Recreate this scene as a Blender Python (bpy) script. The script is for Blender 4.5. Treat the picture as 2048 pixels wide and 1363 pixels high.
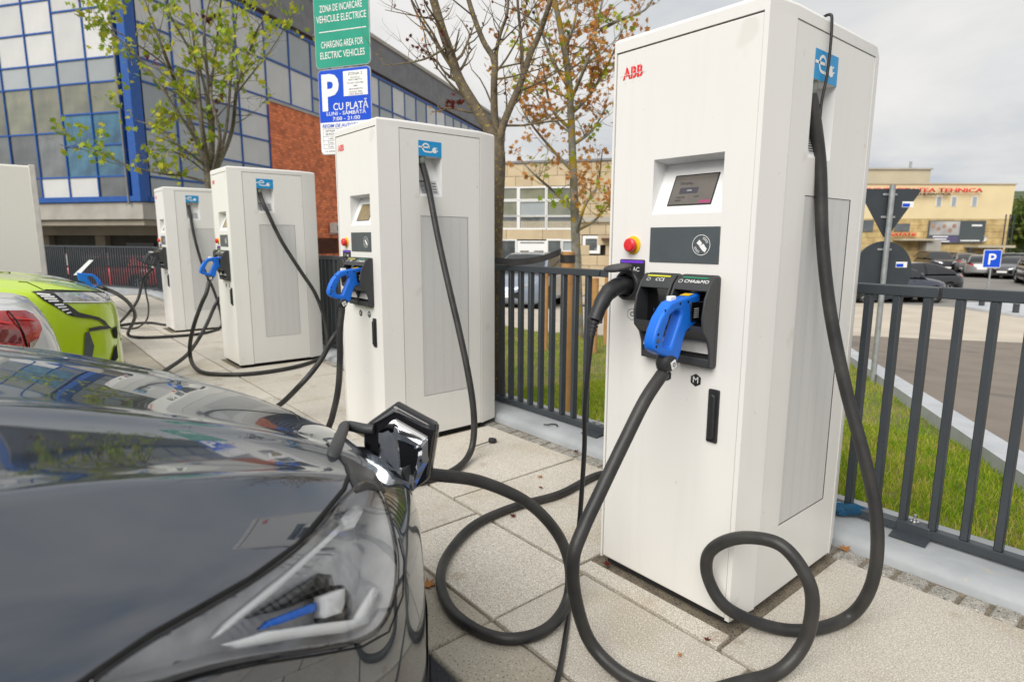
import bpy, bmesh, math, random
from mathutils import Vector, Matrix
from math import sin, cos, pi, radians
random.seed(11)
scene = bpy.context.scene
for o in list(bpy.data.objects): bpy.data.objects.remove(o)

# ---------------------------------------------------------------- camera
CAM = Vector((1.18439, -1.67549, 1.22948)); YAW = 0.87313; PITCH = 0.16435; ROLL = -0.0034; FPX = 1212.0
cd = bpy.data.cameras.new('camera'); cam = bpy.data.objects.new('camera', cd); scene.collection.objects.link(cam)
cd.sensor_width = 36; cd.lens = FPX / 2048 * 36; cd.clip_start = 0.02; cd.clip_end = 3000
cam.matrix_world = Matrix.Translation(CAM) @ Matrix.Rotation(YAW, 4, 'Z') @ Matrix.Rotation(pi/2 - PITCH, 4, 'X') @ Matrix.Rotation(-ROLL, 4, 'Z')
cd.dof.use_dof = True; cd.dof.focus_distance = 2.3; cd.dof.aperture_fstop = 3.6
scene.camera = cam
scene.render.engine = 'CYCLES'
scene.cycles.use_denoising = True
scene.cycles.max_bounces = 8; scene.cycles.transparent_max_bounces = 8; scene.cycles.caustics_reflective = False; scene.cycles.caustics_refractive = False
scene.cycles.sample_clamp_indirect = 6
scene.view_settings.view_transform = 'Standard'; scene.view_settings.look = 'None'
scene.view_settings.exposure = 0.47; scene.view_settings.gamma = 1.0
SUN_EL, SUN_AZ = radians(42), radians(161)       # azimuth measured from +Y, clockwise seen from above

# ---------------------------------------------------------------- sky (overcast with broken cloud) and sun
world = bpy.data.worlds.new('World'); scene.world = world; world.use_nodes = True
nt = world.node_tree; N = nt.nodes; Lk = nt.links; N.clear()
out = N.new('ShaderNodeOutputWorld'); bg = N.new('ShaderNodeBackground'); bg.inputs['Strength'].default_value = 0.1
sky = N.new('ShaderNodeTexSky'); sky.sky_type = 'NISHITA'; sky.sun_disc = False
sky.sun_elevation = SUN_EL; sky.sun_rotation = SUN_AZ; sky.air_density = 1.0; sky.dust_density = 1.5
tc = N.new('ShaderNodeTexCoord'); sep = N.new('ShaderNodeSeparateXYZ'); Lk.new(tc.outputs['Generated'], sep.inputs[0])
def wmath(op, a, b=None, clamp=False):
    n = N.new('ShaderNodeMath'); n.operation = op; n.use_clamp = clamp
    for i, v in enumerate((a, b)):
        if v is None: continue
        if isinstance(v, (int, float)): n.inputs[i].default_value = v
        else: Lk.new(v, n.inputs[i])
    return n.outputs[0]
zc = wmath('ADD', wmath('MAXIMUM', sep.outputs['Z'], 0.0), 0.22)
cmb = N.new('ShaderNodeCombineXYZ'); Lk.new(wmath('DIVIDE', sep.outputs['X'], zc), cmb.inputs[0]); Lk.new(wmath('DIVIDE', sep.outputs['Y'], zc), cmb.inputs[1])
def wnoise(scale, detail, dist, off):
    mp = N.new('ShaderNodeMapping'); mp.inputs['Location'].default_value = off; Lk.new(cmb.outputs[0], mp.inputs[0])
    n = N.new('ShaderNodeTexNoise'); n.inputs['Scale'].default_value = scale; n.inputs['Detail'].default_value = detail
    n.inputs['Roughness'].default_value = 0.55; n.inputs['Distortion'].default_value = dist; Lk.new(mp.outputs[0], n.inputs['Vector'])
    return n.outputs['Fac']
def wramp(fac, stops):
    r = N.new('ShaderNodeValToRGB'); Lk.new(fac, r.inputs[0]); e = r.color_ramp.elements
    while len(e) < len(stops): e.new(0.5)
    for k, (p, c) in enumerate(stops): e[k].position = p; e[k].color = (*c, 1)
    return r.outputs[0]
cloud = wramp(wnoise(0.8, 7, 0.25, (4.3, 0.9, 0)), [(0.34, (0.64, 0.71, 0.81)), (0.43, (0.83, 0.86, 0.89)), (0.50, (0.95, 0.955, 0.96)), (0.60, (1.09, 1.08, 1.06))])
cl10 = N.new('ShaderNodeVectorMath'); cl10.operation = 'SCALE'; Lk.new(cloud, cl10.inputs[0]); cl10.inputs['Scale'].default_value = 5.7
mask = wramp(wnoise(0.55, 5, 0.4, (0.4, 5.3, 0)), [(0.30, (0.80,)*3), (0.42, (1.0,)*3)])
mx = N.new('ShaderNodeMix'); mx.data_type = 'RGBA'; Lk.new(mask, mx.inputs[0]); Lk.new(sky.outputs[0], mx.inputs[6]); Lk.new(cl10.outputs[0], mx.inputs[7])
Lk.new(mx.outputs[2], bg.inputs['Color']); Lk.new(bg.outputs[0], out.inputs['Surface'])

sd = bpy.data.lights.new('sun', 'SUN'); sd.energy = 2.3; sd.angle = radians(45); sd.color = (1.0, 0.965, 0.91)
so = bpy.data.objects.new('sun', sd); scene.collection.objects.link(so)
sdir = Vector((sin(SUN_AZ) * cos(SUN_EL), cos(SUN_AZ) * cos(SUN_EL), sin(SUN_EL)))
so.rotation_euler = sdir.to_track_quat('Z', 'Y').to_euler(); so.location = (0, 0, 30)

# ---------------------------------------------------------------- pixels of the photograph to rays and points
_R = Matrix.Rotation(YAW, 3, 'Z') @ Matrix.Rotation(pi/2 - PITCH, 3, 'X') @ Matrix.Rotation(-ROLL, 3, 'Z')
_RT = _R.transposed(); FWD = _R @ Vector((0, 0, -1)); FH = Vector((-sin(YAW), cos(YAW), 0))
def ray(px, py): return _R @ Vector(((px - 1024) / FPX, -(py - 681.5) / FPX, -1))
def pix(P):
    q = _RT @ (Vector(P) - CAM); return (1024 + FPX * q.x / -q.z, 681.5 - FPX * q.y / -q.z)
def onz(px, py, z=0.0): d = ray(px, py); return CAM + d * ((z - CAM.z) / d.z)
def ony(px, py, y): d = ray(px, py); return CAM + d * ((y - CAM.y) / d.y)
def onx(px, py, x): d = ray(px, py); return CAM + d * ((x - CAM.x) / d.x)
def atd(px, py, dep): d = ray(px, py); return CAM + d * (dep / (d.x * FH.x + d.y * FH.y))
def onpl(px, py, P, dv):
    d = ray(px, py); n = Vector((-dv.y, dv.x, 0)); Q = CAM + d * ((P - CAM).dot(n) / d.dot(n)); return (Q - P).dot(dv), Q.z

# ---------------------------------------------------------------- helpers
col = scene.collection
class MB:
    def __init__(s): s.v = []; s.f = []
    def add(s, vs, fs):
        n = len(s.v); s.v += [tuple(v) for v in vs]; s.f += [tuple(i + n for i in f) for f in fs]; return s
    def bx(s, x0, x1, y0, y1, z0, z1, M=None):
        vs = [Vector((x, y, z)) for z in (z0, z1) for y in (y0, y1) for x in (x0, x1)]
        if M is not None: vs = [M @ v for v in vs]
        return s.add(vs, [(0, 2, 3, 1), (4, 5, 7, 6), (0, 1, 5, 4), (2, 6, 7, 3), (0, 4, 6, 2), (1, 3, 7, 5)])
    def prism(s, pts, a, b, ax='z', M=None, caps=True):
        n = len(pts)
        def mk(p, q): return Vector((p[0], p[1], q)) if ax == 'z' else Vector((p[0], q, p[1])) if ax == 'y' else Vector((q, p[0], p[1]))
        vs = [mk(p, a) for p in pts] + [mk(p, b) for p in pts]
        if M is not None: vs = [M @ v for v in vs]
        fs = [(i, (i + 1) % n, n + (i + 1) % n, n + i) for i in range(n)]
        if caps: fs += [tuple(range(n - 1, -1, -1)), tuple(range(n, 2 * n))]
        return s.add(vs, fs)
    def rings(s, rs, cap0=True, cap1=True, closed=True):
        n = len(rs[0]); vs = [p for r in rs for p in r]; fs = []
        for k in range(len(rs) - 1):
            for i in range(n if closed else n - 1):
                j = (i + 1) % n; fs.append((k*n + i, k*n + j, (k+1)*n + j, (k+1)*n + i))
        if cap0: fs.append(tuple(range(n - 1, -1, -1)))
        if cap1: fs.append(tuple((len(rs) - 1) * n + i for i in range(n)))
        return s.add(vs, fs)
    def tube(s, pts, r, n=8, cap=True):
        pts = [Vector(p) for p in pts]; m = len(pts)
        rr = r if isinstance(r, (list, tuple)) else [r] * m
        t0 = (pts[1] - pts[0]).normalized(); up = Vector((0, 0, 1)) if abs(t0.z) < 0.9 else Vector((1, 0, 0))
        u = t0.cross(up).normalized(); rs = []
        for i in range(m):
            t = (pts[min(i+1, m-1)] - pts[max(i-1, 0)])
            t = t.normalized() if t.length > 1e-9 else t0
            u = (u - t * u.dot(t)); u = u.normalized() if u.length > 1e-6 else t.orthogonal().normalized()
            w = t.cross(u); rs.append([pts[i] + (u * cos(2*pi*k/n) + w * sin(2*pi*k/n)) * rr[i] for k in range(n)])
        return s.rings(rs, cap, cap)
    def cyl(s, p0, p1, r0, r1=None, n=16): return s.tube([p0, p1], [r0, r0 if r1 is None else r1], n)
    def lathe(s, prof, c, axis=(0, 0, 1), n=24, cap0=True, cap1=True):
        a = Vector(axis).normalized(); u = a.orthogonal().normalized(); w = a.cross(u); c = Vector(c)
        return s.rings([[c + a * h + (u * cos(2*pi*k/n) + w * sin(2*pi*k/n)) * max(r, 1e-5) for k in range(n)] for r, h in prof], cap0, cap1)
    def grid(s, fn, nu, nv):
        vs = [fn(i / nu, j / nv) for i in range(nu + 1) for j in range(nv + 1)]
        return s.add(vs, [(i*(nv+1)+j, (i+1)*(nv+1)+j, (i+1)*(nv+1)+j+1, i*(nv+1)+j+1) for i in range(nu) for j in range(nv)])
    def ob(s, name, mat, parent=None, sm=None, bev=0, seg=2, M=None, fix=False):
        me = bpy.data.meshes.new(name); me.from_pydata(s.v, [], s.f); me.validate()
        if fix:
            bm = bmesh.new(); bm.from_mesh(me); bmesh.ops.recalc_face_normals(bm, faces=bm.faces); bm.to_mesh(me); bm.free()
        return mkob(name, me, mat, parent, sm, bev, seg, M)
def mkob(name, me, mat, parent=None, sm=None, bev=0, seg=2, M=None):
    if mat is not None: me.materials.clear(); me.materials.append(mat)
    if sm is not None:
        for p in me.polygons: p.use_smooth = True
        if sm < 170: me.set_sharp_from_angle(angle=radians(sm))
    o = bpy.data.objects.new(name, me); col.objects.link(o)
    if parent is not None: o.parent = parent
    if M is not None: o.matrix_local = M
    if bev:
        b = o.modifiers.new('bevel', 'BEVEL'); b.width = bev; b.segments = seg; b.limit_method = 'ANGLE'; b.angle_limit = radians(35)
        if sm is None:
            for p in me.polygons: p.use_smooth = True
            me.set_sharp_from_angle(angle=radians(50))
    return o
def tag(o, label=None, cat=None, group=None, kind=None):
    for k, v in (('label', label), ('category', cat), ('group', group), ('kind', kind)):
        if v: o[k] = v
    return o
def empty(name, loc=(0, 0, 0), rz=0, label=None, cat=None, group=None):
    o = bpy.data.objects.new(name, None); o.location = loc; o.rotation_euler = (0, 0, rz); o.empty_display_size = 0.1; col.objects.link(o)
    return tag(o, label, cat, group)
def copy_tree(o, parent=None):
    c = o.copy(); col.objects.link(c); c.parent = parent
    for ch in o.children: copy_tree(ch, c)
    return c
def smooth_path(P, k=8):
    P = [Vector(p) for p in P]; out = []
    Q = [P[0] * 2 - P[1]] + P + [P[-1] * 2 - P[-2]]
    for i in range(1, len(Q) - 2):
        a, b, c, d = Q[i-1:i+3]
        for j in range(k):
            t = j / k
            out.append(0.5 * ((2*b) + (c - a)*t + (2*a - 5*b + 4*c - d)*t*t + (3*b - a - 3*c + d)*t**3))
    return out + [P[-1]]
def lerpk(x, K):
    if x <= K[0][0]: return K[0][1]
    for (a, va), (b, vb) in zip(K, K[1:]):
        if x <= b: return va + (vb - va) * (x - a) / (b - a)
    return K[-1][1]
def spl(x, K):                                       # smooth monotone key interpolation
    n = len(K)
    if x <= K[0][0]: return K[0][1]
    if x >= K[-1][0]: return K[-1][1]
    for i in range(n - 1):
        if x <= K[i+1][0]:
            x0, y0 = K[i]; x1, y1 = K[i+1]; h = x1 - x0; d = (y1 - y0) / h
            def tang(j):
                if j == 0 or j == n - 1: return (K[1][1]-K[0][1])/(K[1][0]-K[0][0]) if j == 0 else (K[-1][1]-K[-2][1])/(K[-1][0]-K[-2][0])
                d0 = (K[j][1]-K[j-1][1])/(K[j][0]-K[j-1][0]); d1 = (K[j+1][1]-K[j][1])/(K[j+1][0]-K[j][0])
                return 0 if d0*d1 <= 0 else 2*d0*d1/(d0+d1)
            t = (x - x0) / h; m0 = tang(i); m1 = tang(i+1)
            return (2*t**3-3*t*t+1)*y0 + (t**3-2*t*t+t)*h*m0 + (-2*t**3+3*t*t)*y1 + (t**3-t*t)*h*m1
def circ(cx, cy, r, n=24, a0=0, a1=2*pi): return [(cx + r*cos(a0+(a1-a0)*i/n), cy + r*sin(a0+(a1-a0)*i/n)) for i in range(n)]
def rrect(x0, x1, z0, z1, r, n=4):
    p = []
    for cx, cz, a in ((x1-r, z1-r, 0), (x0+r, z1-r, pi/2), (x0+r, z0+r, pi), (x1-r, z0+r, 1.5*pi)):
        p += [(cx + r*cos(a + pi/2*i/n), cz + r*sin(a + pi/2*i/n)) for i in range(n+1)]
    return p

# ---------------------------------------------------------------- materials
def mat(name, c, rough=0.5, metal=0.0, var=0.0, vs=4.0, c2=None, bump=0.0, bs=60.0, coat=0.0, rnd=0.0, trans=0.0, ior=1.45, spec=0.5, streak=0.0, emit=None, detail=5.0, alpha=1.0, speck=None, cior=1.5):
    m = bpy.data.materials.new(name); m.use_nodes = True; t = m.node_tree; n = t.nodes; l = t.links; b = n['Principled BSDF']
    b.inputs['Roughness'].default_value = rough; b.inputs['Metallic'].default_value = metal; b.inputs['Specular IOR Level'].default_value = spec
    b.inputs['Coat Weight'].default_value = coat; b.inputs['Coat IOR'].default_value = cior; b.inputs['Coat Roughness'].default_value = 0.02
    b.inputs['Transmission Weight'].default_value = trans; b.inputs['IOR'].default_value = ior; b.inputs['Alpha'].default_value = alpha
    cur = None; tco = n.new('ShaderNodeTexCoord')
    def noise(scale, det=detail, vec=None):
        q = n.new('ShaderNodeTexNoise'); q.inputs['Scale'].default_value = scale; q.inputs['Detail'].default_value = det
        l.new(vec if vec is not None else tco.outputs['Object'], q.inputs['Vector']); return q
    def mixc(fac, a, bb, mode='MIX'):
        x = n.new('ShaderNodeMix'); x.data_type = 'RGBA'; x.blend_type = mode
        for i, v in ((0, fac), (6, a), (7, bb)):
            if isinstance(v, (int, float)): x.inputs[i].default_value = v
            elif isinstance(v, tuple): x.inputs[i].default_value = (*v, 1)
            else: l.new(v, x.inputs[i])
        return x.outputs[2]
    def ramp(fac, a, bb):
        r = n.new('ShaderNodeMapRange'); l.new(fac, r.inputs[0]); r.inputs[1].default_value = a; r.inputs[2].default_value = bb; return r.outputs[0]
    base = c
    if var or c2:
        cc = c2 if c2 else tuple(min(1, x * (1 - var)) for x in c)
        base = mixc(ramp(noise(vs).outputs['Fac'], 0.36, 0.66), c, cc)
    if speck:
        for sc, thr, sc_col in speck:
            base = mixc(ramp(noise(sc, 2).outputs['Fac'], thr, thr + 0.06), base, sc_col)
    if streak:
        mp = n.new('ShaderNodeMapping'); mp.inputs['Scale'].default_value = (9, 9, 0.5); l.new(tco.outputs['Object'], mp.inputs[0])
        q = noise(3.0, 4, mp.outputs[0])
        base = mixc(ramp(q.outputs['Fac'], 0.52, 0.95), base, tuple(x * (1 - streak) for x in c))
    if rnd:
        oi = n.new('ShaderNodeObjectInfo'); hv = n.new('ShaderNodeHueSaturation')
        r = n.new('ShaderNodeMapRange'); l.new(oi.outputs['Random'], r.inputs[0]); r.inputs[3].default_value = 1 - rnd; r.inputs[4].default_value = 1 + rnd
        l.new(r.outputs[0], hv.inputs['Value'])
        if isinstance(base, tuple): hv.inputs['Color'].default_value = (*base, 1)
        else: l.new(base, hv.inputs['Color'])
        base = hv.outputs[0]
    if isinstance(base, tuple): b.inputs['Base Color'].default_value = (*base, 1)
    else: l.new(base, b.inputs['Base Color'])
    if bump:
        q = noise(bs, 4); bp = n.new('ShaderNodeBump'); bp.inputs['Strength'].default_value = bump; bp.inputs['Distance'].default_value = 0.01
        l.new(q.outputs['Fac'], bp.inputs['Height']); l.new(bp.outputs[0], b.inputs['Normal'])
    if emit: b.inputs['Emission Color'].default_value = (*emit[0], 1); b.inputs['Emission Strength'].default_value = emit[1]
    return m
MT = {}
def MM(k, *a, **kw): MT[k] = mat(k, *a, **kw); return MT[k]
MM('cabinet', (0.83, 0.815, 0.78), 0.42, streak=0.06, coat=0.15, var=0.03, vs=2, speck=[(7, 0.69, (0.75, 0.73, 0.68)), (30, 0.74, (0.66, 0.63, 0.57))])
MM('cabinet_gap', (0.02, 0.02, 0.02), 0.8)
MM('grille', (0.52, 0.52, 0.52), 0.6)
MM('panel_grey', (0.082, 0.098, 0.105), 0.35, var=0.12, vs=12)
MM('black_plastic', (0.028, 0.029, 0.031), 0.45, var=0.2, vs=25, bump=0.05, bs=300)
MM('dark_plastic', (0.045, 0.047, 0.05), 0.5, var=0.15, vs=20, bump=0.06, bs=350)
MM('gloss_black', (0.008, 0.008, 0.009), 0.12, coat=0.5, var=0.3, vs=20)
MM('rubber', (0.019, 0.019, 0.020), 0.44, c2=(0.042, 0.040, 0.037), vs=9, bump=0.25, bs=22)
MM('rubber_thin', (0.014, 0.014, 0.015), 0.35, bump=0.05, bs=60)
MM('plug_blue', (0.010, 0.165, 0.74), 0.42, var=0.1, vs=10, bump=0.04, bs=300)
MM('sign_blue', (0.004, 0.075, 0.62), 0.3, var=0.05, vs=5)
MM('sticker_blue', (0.005, 0.29, 0.62), 0.35)
MM('sign_green', (0.012, 0.30, 0.20), 0.18, c2=(0.03, 0.36, 0.25), vs=2.0, coat=0.4)
MM('white_print', (0.86, 0.86, 0.85), 0.4)
MM('grey_print', (0.55, 0.56, 0.57), 0.5)
MM('black_print', (0.02, 0.02, 0.022), 0.5)
MM('red_print', (0.78, 0.03, 0.03), 0.4)
MM('red_button', (0.75, 0.02, 0.03), 0.3, coat=0.3)
MM('yellow', (0.80, 0.52, 0.02), 0.4)
MM('yellow_green', (0.62, 0.62, 0.03), 0.4)
MM('purple', (0.18, 0.05, 0.62), 0.4)
MM('green_strip', (0.02, 0.22, 0.11), 0.4)
MM('fence_paint', (0.045, 0.054, 0.063), 0.42, var=0.15, vs=6, bump=0.04, bs=120)
MM('galvanised', (0.46, 0.48, 0.49), 0.42, metal=0.6, var=0.25, vs=14)
MM('steel', (0.6, 0.6, 0.6), 0.3, metal=1.0)
MM('chrome', (0.86, 0.86, 0.86), 0.06, metal=1.0)
MM('gland', (0.22, 0.25, 0.22), 0.5)
MM('granite', (0.63, 0.585, 0.51), 0.72, c2=(0.54, 0.495, 0.42), vs=2.2, bump=0.12, bs=260, rnd=0.10, speck=[(2.2, 0.57, (0.52, 0.46, 0.365)), (5, 0.64, (0.43, 0.37, 0.285)), (260, 0.53, (0.30, 0.28, 0.245)), (190, 0.57, (0.76, 0.72, 0.65)), (75, 0.61, (0.46, 0.42, 0.36))])
MM('granite_kerb', (0.44, 0.40, 0.33), 0.8, c2=(0.36, 0.32, 0.25), vs=3, bump=0.2, bs=240, rnd=0.05, speck=[(150, 0.60, (0.15, 0.14, 0.12)), (100, 0.62, (0.56, 0.53, 0.46))])
MM('cobble', (0.36, 0.34, 0.30), 0.85, c2=(0.24, 0.225, 0.2), vs=30, bump=0.6, bs=120, rnd=0.2, speck=[(160, 0.58, (0.07, 0.07, 0.065)), (120, 0.62, (0.55, 0.53, 0.5))])
MM('mortar', (0.29, 0.245, 0.18), 0.95, c2=(0.19, 0.16, 0.12), vs=20, bump=0.9, bs=140, speck=[(140, 0.58, (0.05, 0.045, 0.04))])
MM('concrete', (0.43, 0.435, 0.43), 0.7, c2=(0.34, 0.345, 0.35), vs=3.5, bump=0.25, bs=30, speck=[(9, 0.70, (0.36, 0.31, 0.24))])
MM('plinth_paint', (0.40, 0.42, 0.44), 0.55, c2=(0.33, 0.35, 0.365), vs=5, bump=0.35, bs=18, speck=[(14, 0.70, (0.45, 0.40, 0.32))])
MM('kerb_light', (0.50, 0.52, 0.55), 0.7, c2=(0.42, 0.44, 0.46), vs=4, bump=0.2, bs=30)
MM('asphalt', (0.075, 0.074, 0.073), 0.9, c2=(0.055, 0.055, 0.055), vs=3, bump=0.7, bs=180, speck=[(180, 0.6, (0.14, 0.135, 0.13))])
MM('asphalt_brown', (0.235, 0.20, 0.165), 0.92, c2=(0.195, 0.165, 0.138), vs=2, bump=0.6, bs=160, speck=[(160, 0.6, (0.29, 0.255, 0.215)), (1.1, 0.62, (0.165, 0.145, 0.13))])
MM('asphalt_lot', (0.245, 0.232, 0.215), 0.9, c2=(0.205, 0.195, 0.18), vs=0.5, bump=0.4, bs=60)
MM('concrete_pave', (0.55, 0.49, 0.405), 0.85, c2=(0.47, 0.415, 0.345), vs=0.9, bump=0.3, bs=40)
MM('blue_paint', (0.01, 0.10, 0.42), 0.7, c2=(0.05, 0.09, 0.2), vs=18, bump=0.5, bs=120)
MM('soil', (0.115, 0.135, 0.03), 0.95, c2=(0.21, 0.185, 0.07), vs=3, bump=0.6, bs=60)

# ================================================================ ground, pavement, lawn, road
BR1, SL, DROP = 1.25, 0.07, 1.05; BR2 = BR1 + DROP / SL
F1 = Vector((-15.0, 1.05)); F2 = Vector((-22.2, -1.75)); FD = (F2 - F1).normalized(); FN = Vector((FD.y, -FD.x))
def gh(x, y):
    if x > -14.9 and y < 1.2: return -0.14
    a = min(DROP, SL * max(0.0, y - BR1)); d2 = (Vector((x, y)) - F1).dot(FN)
    b = min(DROP, 0.16 * max(0.0, d2 - 0.4))
    if y < 1.2: return -0.14 - b * 0.87
    return -max(a, b) - 0.012
def onprof(px, py):
    P = onz(px, py, 0); 
    for _ in range(60): P = onz(px, py, -min(DROP, SL * max(0.0, P.y - BR1)))
    return P
def prof(y): return -min(DROP, SL * max(0.0, y - BR1))
xs = [-700, -300, -120, -70, -50, -40, -34, -30, -27, -25, -23.5, -22.2, -21, -20, -19, -18, -17, -16, -15, -14.9, -10, -5, 0, 6, 15, 40, 120, 300, 700]
ys = [-700, -300, -100, -40, -20, -12, -8, -6, -4, -3, -2, -1.2, -0.6, 0, 0.6, 1.19, BR1, 3, 5, 8, 12, BR2, 25, 40, 80, 160, 400, 1200]
m = MB(); m.add([(x, y, gh(x, y)) for x in xs for y in ys], [(i*len(ys)+j, (i+1)*len(ys)+j, (i+1)*len(ys)+j+1, i*len(ys)+j+1) for i in range(len(xs)-1) for j in range(len(ys)-1)])
tag(m.ob('ground', MT['asphalt_lot']), kind='structure')
tag(MB().add([(-14.9, -40, -0.12), (60, -40, -0.12), (60, -0.7, -0.12), (-14.9, -0.7, -0.12)], [(0, 1, 2, 3)]).ob('parking_bay', MT['asphalt']), kind='structure')
m = MB()
for x0, x1 in ((-14.9, 6.0),): m.add([(x0, -1.02, -0.116), (x1, -1.02, -0.116), (x1, -0.80, -0.116), (x0, -0.80, -0.116)], [(0, 1, 2, 3)])
for x in (-6.75, -3.45, -1.33, 0.78): m.add([(x-0.06, -6, -0.1155), (x+0.06, -6, -0.1155), (x+0.06, -1.02, -0.1155), (x-0.06, -1.02, -0.1155)], [(0, 1, 2, 3)])
tag(m.ob('road_marking', MT['blue_paint']), kind='structure')

# pavement: bed, granite slabs, kerb stones, cobbles
pav = MB().bx(-14.95, 6, -0.795, 0.86, -0.30, -0.014).ob('pavement', MT['mortar']); tag(pav, kind='structure')
CHX = [0.0, -2.24465, -5.20629, -8.14155]; CHY = [0.0, -0.011, 0.005, 0.021]
def slab(x0, x1, y0, y1, name='paving_slab', mt='granite', top=0.0, g=0.0055):
    t = random.uniform(-0.0015, 0.0015)
    o = MB().bx(x0+g, x1-g, y0+g, y1-g, -0.06, top+t).ob(name, MT[mt], pav, bev=0.003, seg=1); return o
x = 6.0 - 0.07
jx = [-0.25 + 0.667*k for k in range(-22, 10)]
for k, x0 in enumerate(jx[:-1]): slab(x0, x0+0.667, -0.552, -0.118)
for k in range(-15, 7):
    o = MB().bx(-0.25 + k*1.0 + 0.003, -0.25 + (k+1)*1.0 - 0.003, -0.80, -0.558, -0.20, random.uniform(-0.001, 0.001)).ob('kerb_stone', MT['granite_kerb'], pav, bev=0.012)
# back row, cut round each charger's foot
cuts = sorted([(c - 0.308, c + 0.308) for c in CHX])
edges = []; xx = 5.6
stops = []
prev = -14.6
for c0, c1 in cuts: stops.append((prev, c0)); prev = c1
stops.append((prev, 5.6))
for a, b_ in stops:
    n = max(1, round((b_ - a) / 0.70)); w = (b_ - a) / n
    for i in range(n): slab(a + i*w, a + (i+1)*w, -0.112, 0.735)
for (c0, c1), cy in zip(cuts, sorted(CHY, reverse=True)): slab(c0 + 0.005, c1 - 0.005, -0.112, -0.022)
cob = []
m = MB()
def cobv(x0, x1, y0, y1): return [random.uniform(-0.008, 0.002) for _ in range(2)]
xx = 2.6; nc = 0
rest = MB()
while xx > -14.8:
    w = random.uniform(0.085, 0.115); y0 = 0.742 + random.uniform(-0.004, 0.006); y1 = 0.846 + random.uniform(-0.012, 0.004); zt = random.uniform(-0.012, -0.003)
    if xx > -4.2: MB().bx(xx-w+0.007, xx-0.007, y0, y1, -0.06, zt).ob('cobble', MT['cobble'], pav, bev=0.008)
    else: rest.bx(xx-w+0.007, xx-0.007, y0, y1, -0.06, zt)
    xx -= w
tag(rest.ob('cobble_strip', MT['cobble'], pav), kind='stuff')
# painted plinth under the railing
pl = [(0.852, -0.2), (0.852, 0.012), (0.868, 0.034), (0.90, 0.046), (1.0, 0.055), (1.235, 0.058), (1.25, 0.05), (1.25, -0.2)]
kb = MB().prism(pl, -15.2, 6, 'x').ob('kerb', MT['plinth_paint'], sm=40); tag(kb, kind='structure')
m = MB(); e = [F1 + FN*0.2, F1 - FN*0.2, F2 - FN*0.2, F2 + FN*0.2]
tag(MB().prism([(p.x, p.y) for p in e], -0.3, 0.056).ob('kerb_far_bend', MT['plinth_paint']), kind='structure')

def clipy(P, y0, y1):
    def half(P, f):
        o = []
        for i in range(len(P)):
            a, b = P[i], P[(i+1) % len(P)]; fa, fb = f(a), f(b)
            if fa >= 0: o.append(a)
            if fa * fb < 0: t = fa / (fa - fb); o.append((a[0]+(b[0]-a[0])*t, a[1]+(b[1]-a[1])*t))
        return o
    P = half(P, lambda p: p[1] - y0); return half(P, lambda p: y1 - p[1]) if P else P
def drape(name, P, mt, dz):
    m = MB()
    for a, b in ((-50, BR1), (BR1, BR2), (BR2, 500)):
        Q = clipy(P, a, b)
        if len(Q) > 2: m.add([(x, y, prof(y) + dz) for x, y in Q], [tuple(range(len(Q)))])
    o = m.ob(name, MT[mt], fix=True); return tag(o, kind='structure')
KI = [(1.21, 1.255), (0.60, 2.33), (-0.26, 3.85), (-1.90, 6.75), (-3.1, 8.9)]     # lawn edge of the road kerb
KO = [(1.44, 1.255), (0.82, 2.35), (-0.04, 3.87), (-1.68, 6.78), (-2.9, 8.95)]    # road edge
lawn_poly = [(-14.2, 1.255)] + KI + [(-4.2, 7.4), (-6.2, 5.0), (-14.2, 5.6)]
drape('lawn', lawn_poly, 'soil', 0.0)
drape('path', [(-14.2, 5.6), (-6.2, 5.0), (-4.2, 7.4), (-3.1, 8.9), (-4.4, 11.8), (-8, 12.5), (-16, 10.5)], 'concrete_pave', 0.004)
drape('road', KO[::1] + [(-4.3, 11.6), (-3.8, 12.4), (-1.75, 15.9), (3, 24), (30, 24), (30, 1.255)], 'asphalt_brown', 0.004)
drape('crossing', [(-4.3, 11.6), (-3.8, 12.4), (-1.75, 15.9), (3, 24), (1.5, 26), (-1.0, 21.2), (-2.9, 22.0), (-5.2, 23.9), (-8.5, 23.2), (-16, 20), (-16, 12), (-8, 12.5)], 'concrete_pave', 0.008)
isl = [(-1.0, 21.2), (-2.9, 22.0), (-4.9, 23.7), (-5.2, 25.2), (-3.8, 26.2), (2.5, 29), (1.5, 26)]
tag(MB().prism(isl, -DROP - 0.1, -DROP + 0.11).ob('traffic_island', MT['kerb_light'], bev=0.02), kind='structure')
m = MB()
for i in range(len(KI) - 1):
    a, b, c, d = KI[i], KI[i+1], KO[i+1], KO[i]
    vs = [(p[0], p[1], prof(p[1]) + z) for z in (-0.2, 0.10) for p in (a, b, c, d)]
    m.add(vs, [(4, 5, 6, 7), (0, 1, 5, 4), (2, 3, 7, 6)] + ([(3, 0, 4, 7)] if i == 0 else []) + ([(1, 2, 6, 5)] if i == len(KI)-2 else []))
tag(m.ob('road_kerb', MT['kerb_light'], fix=True), kind='structure')

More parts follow.
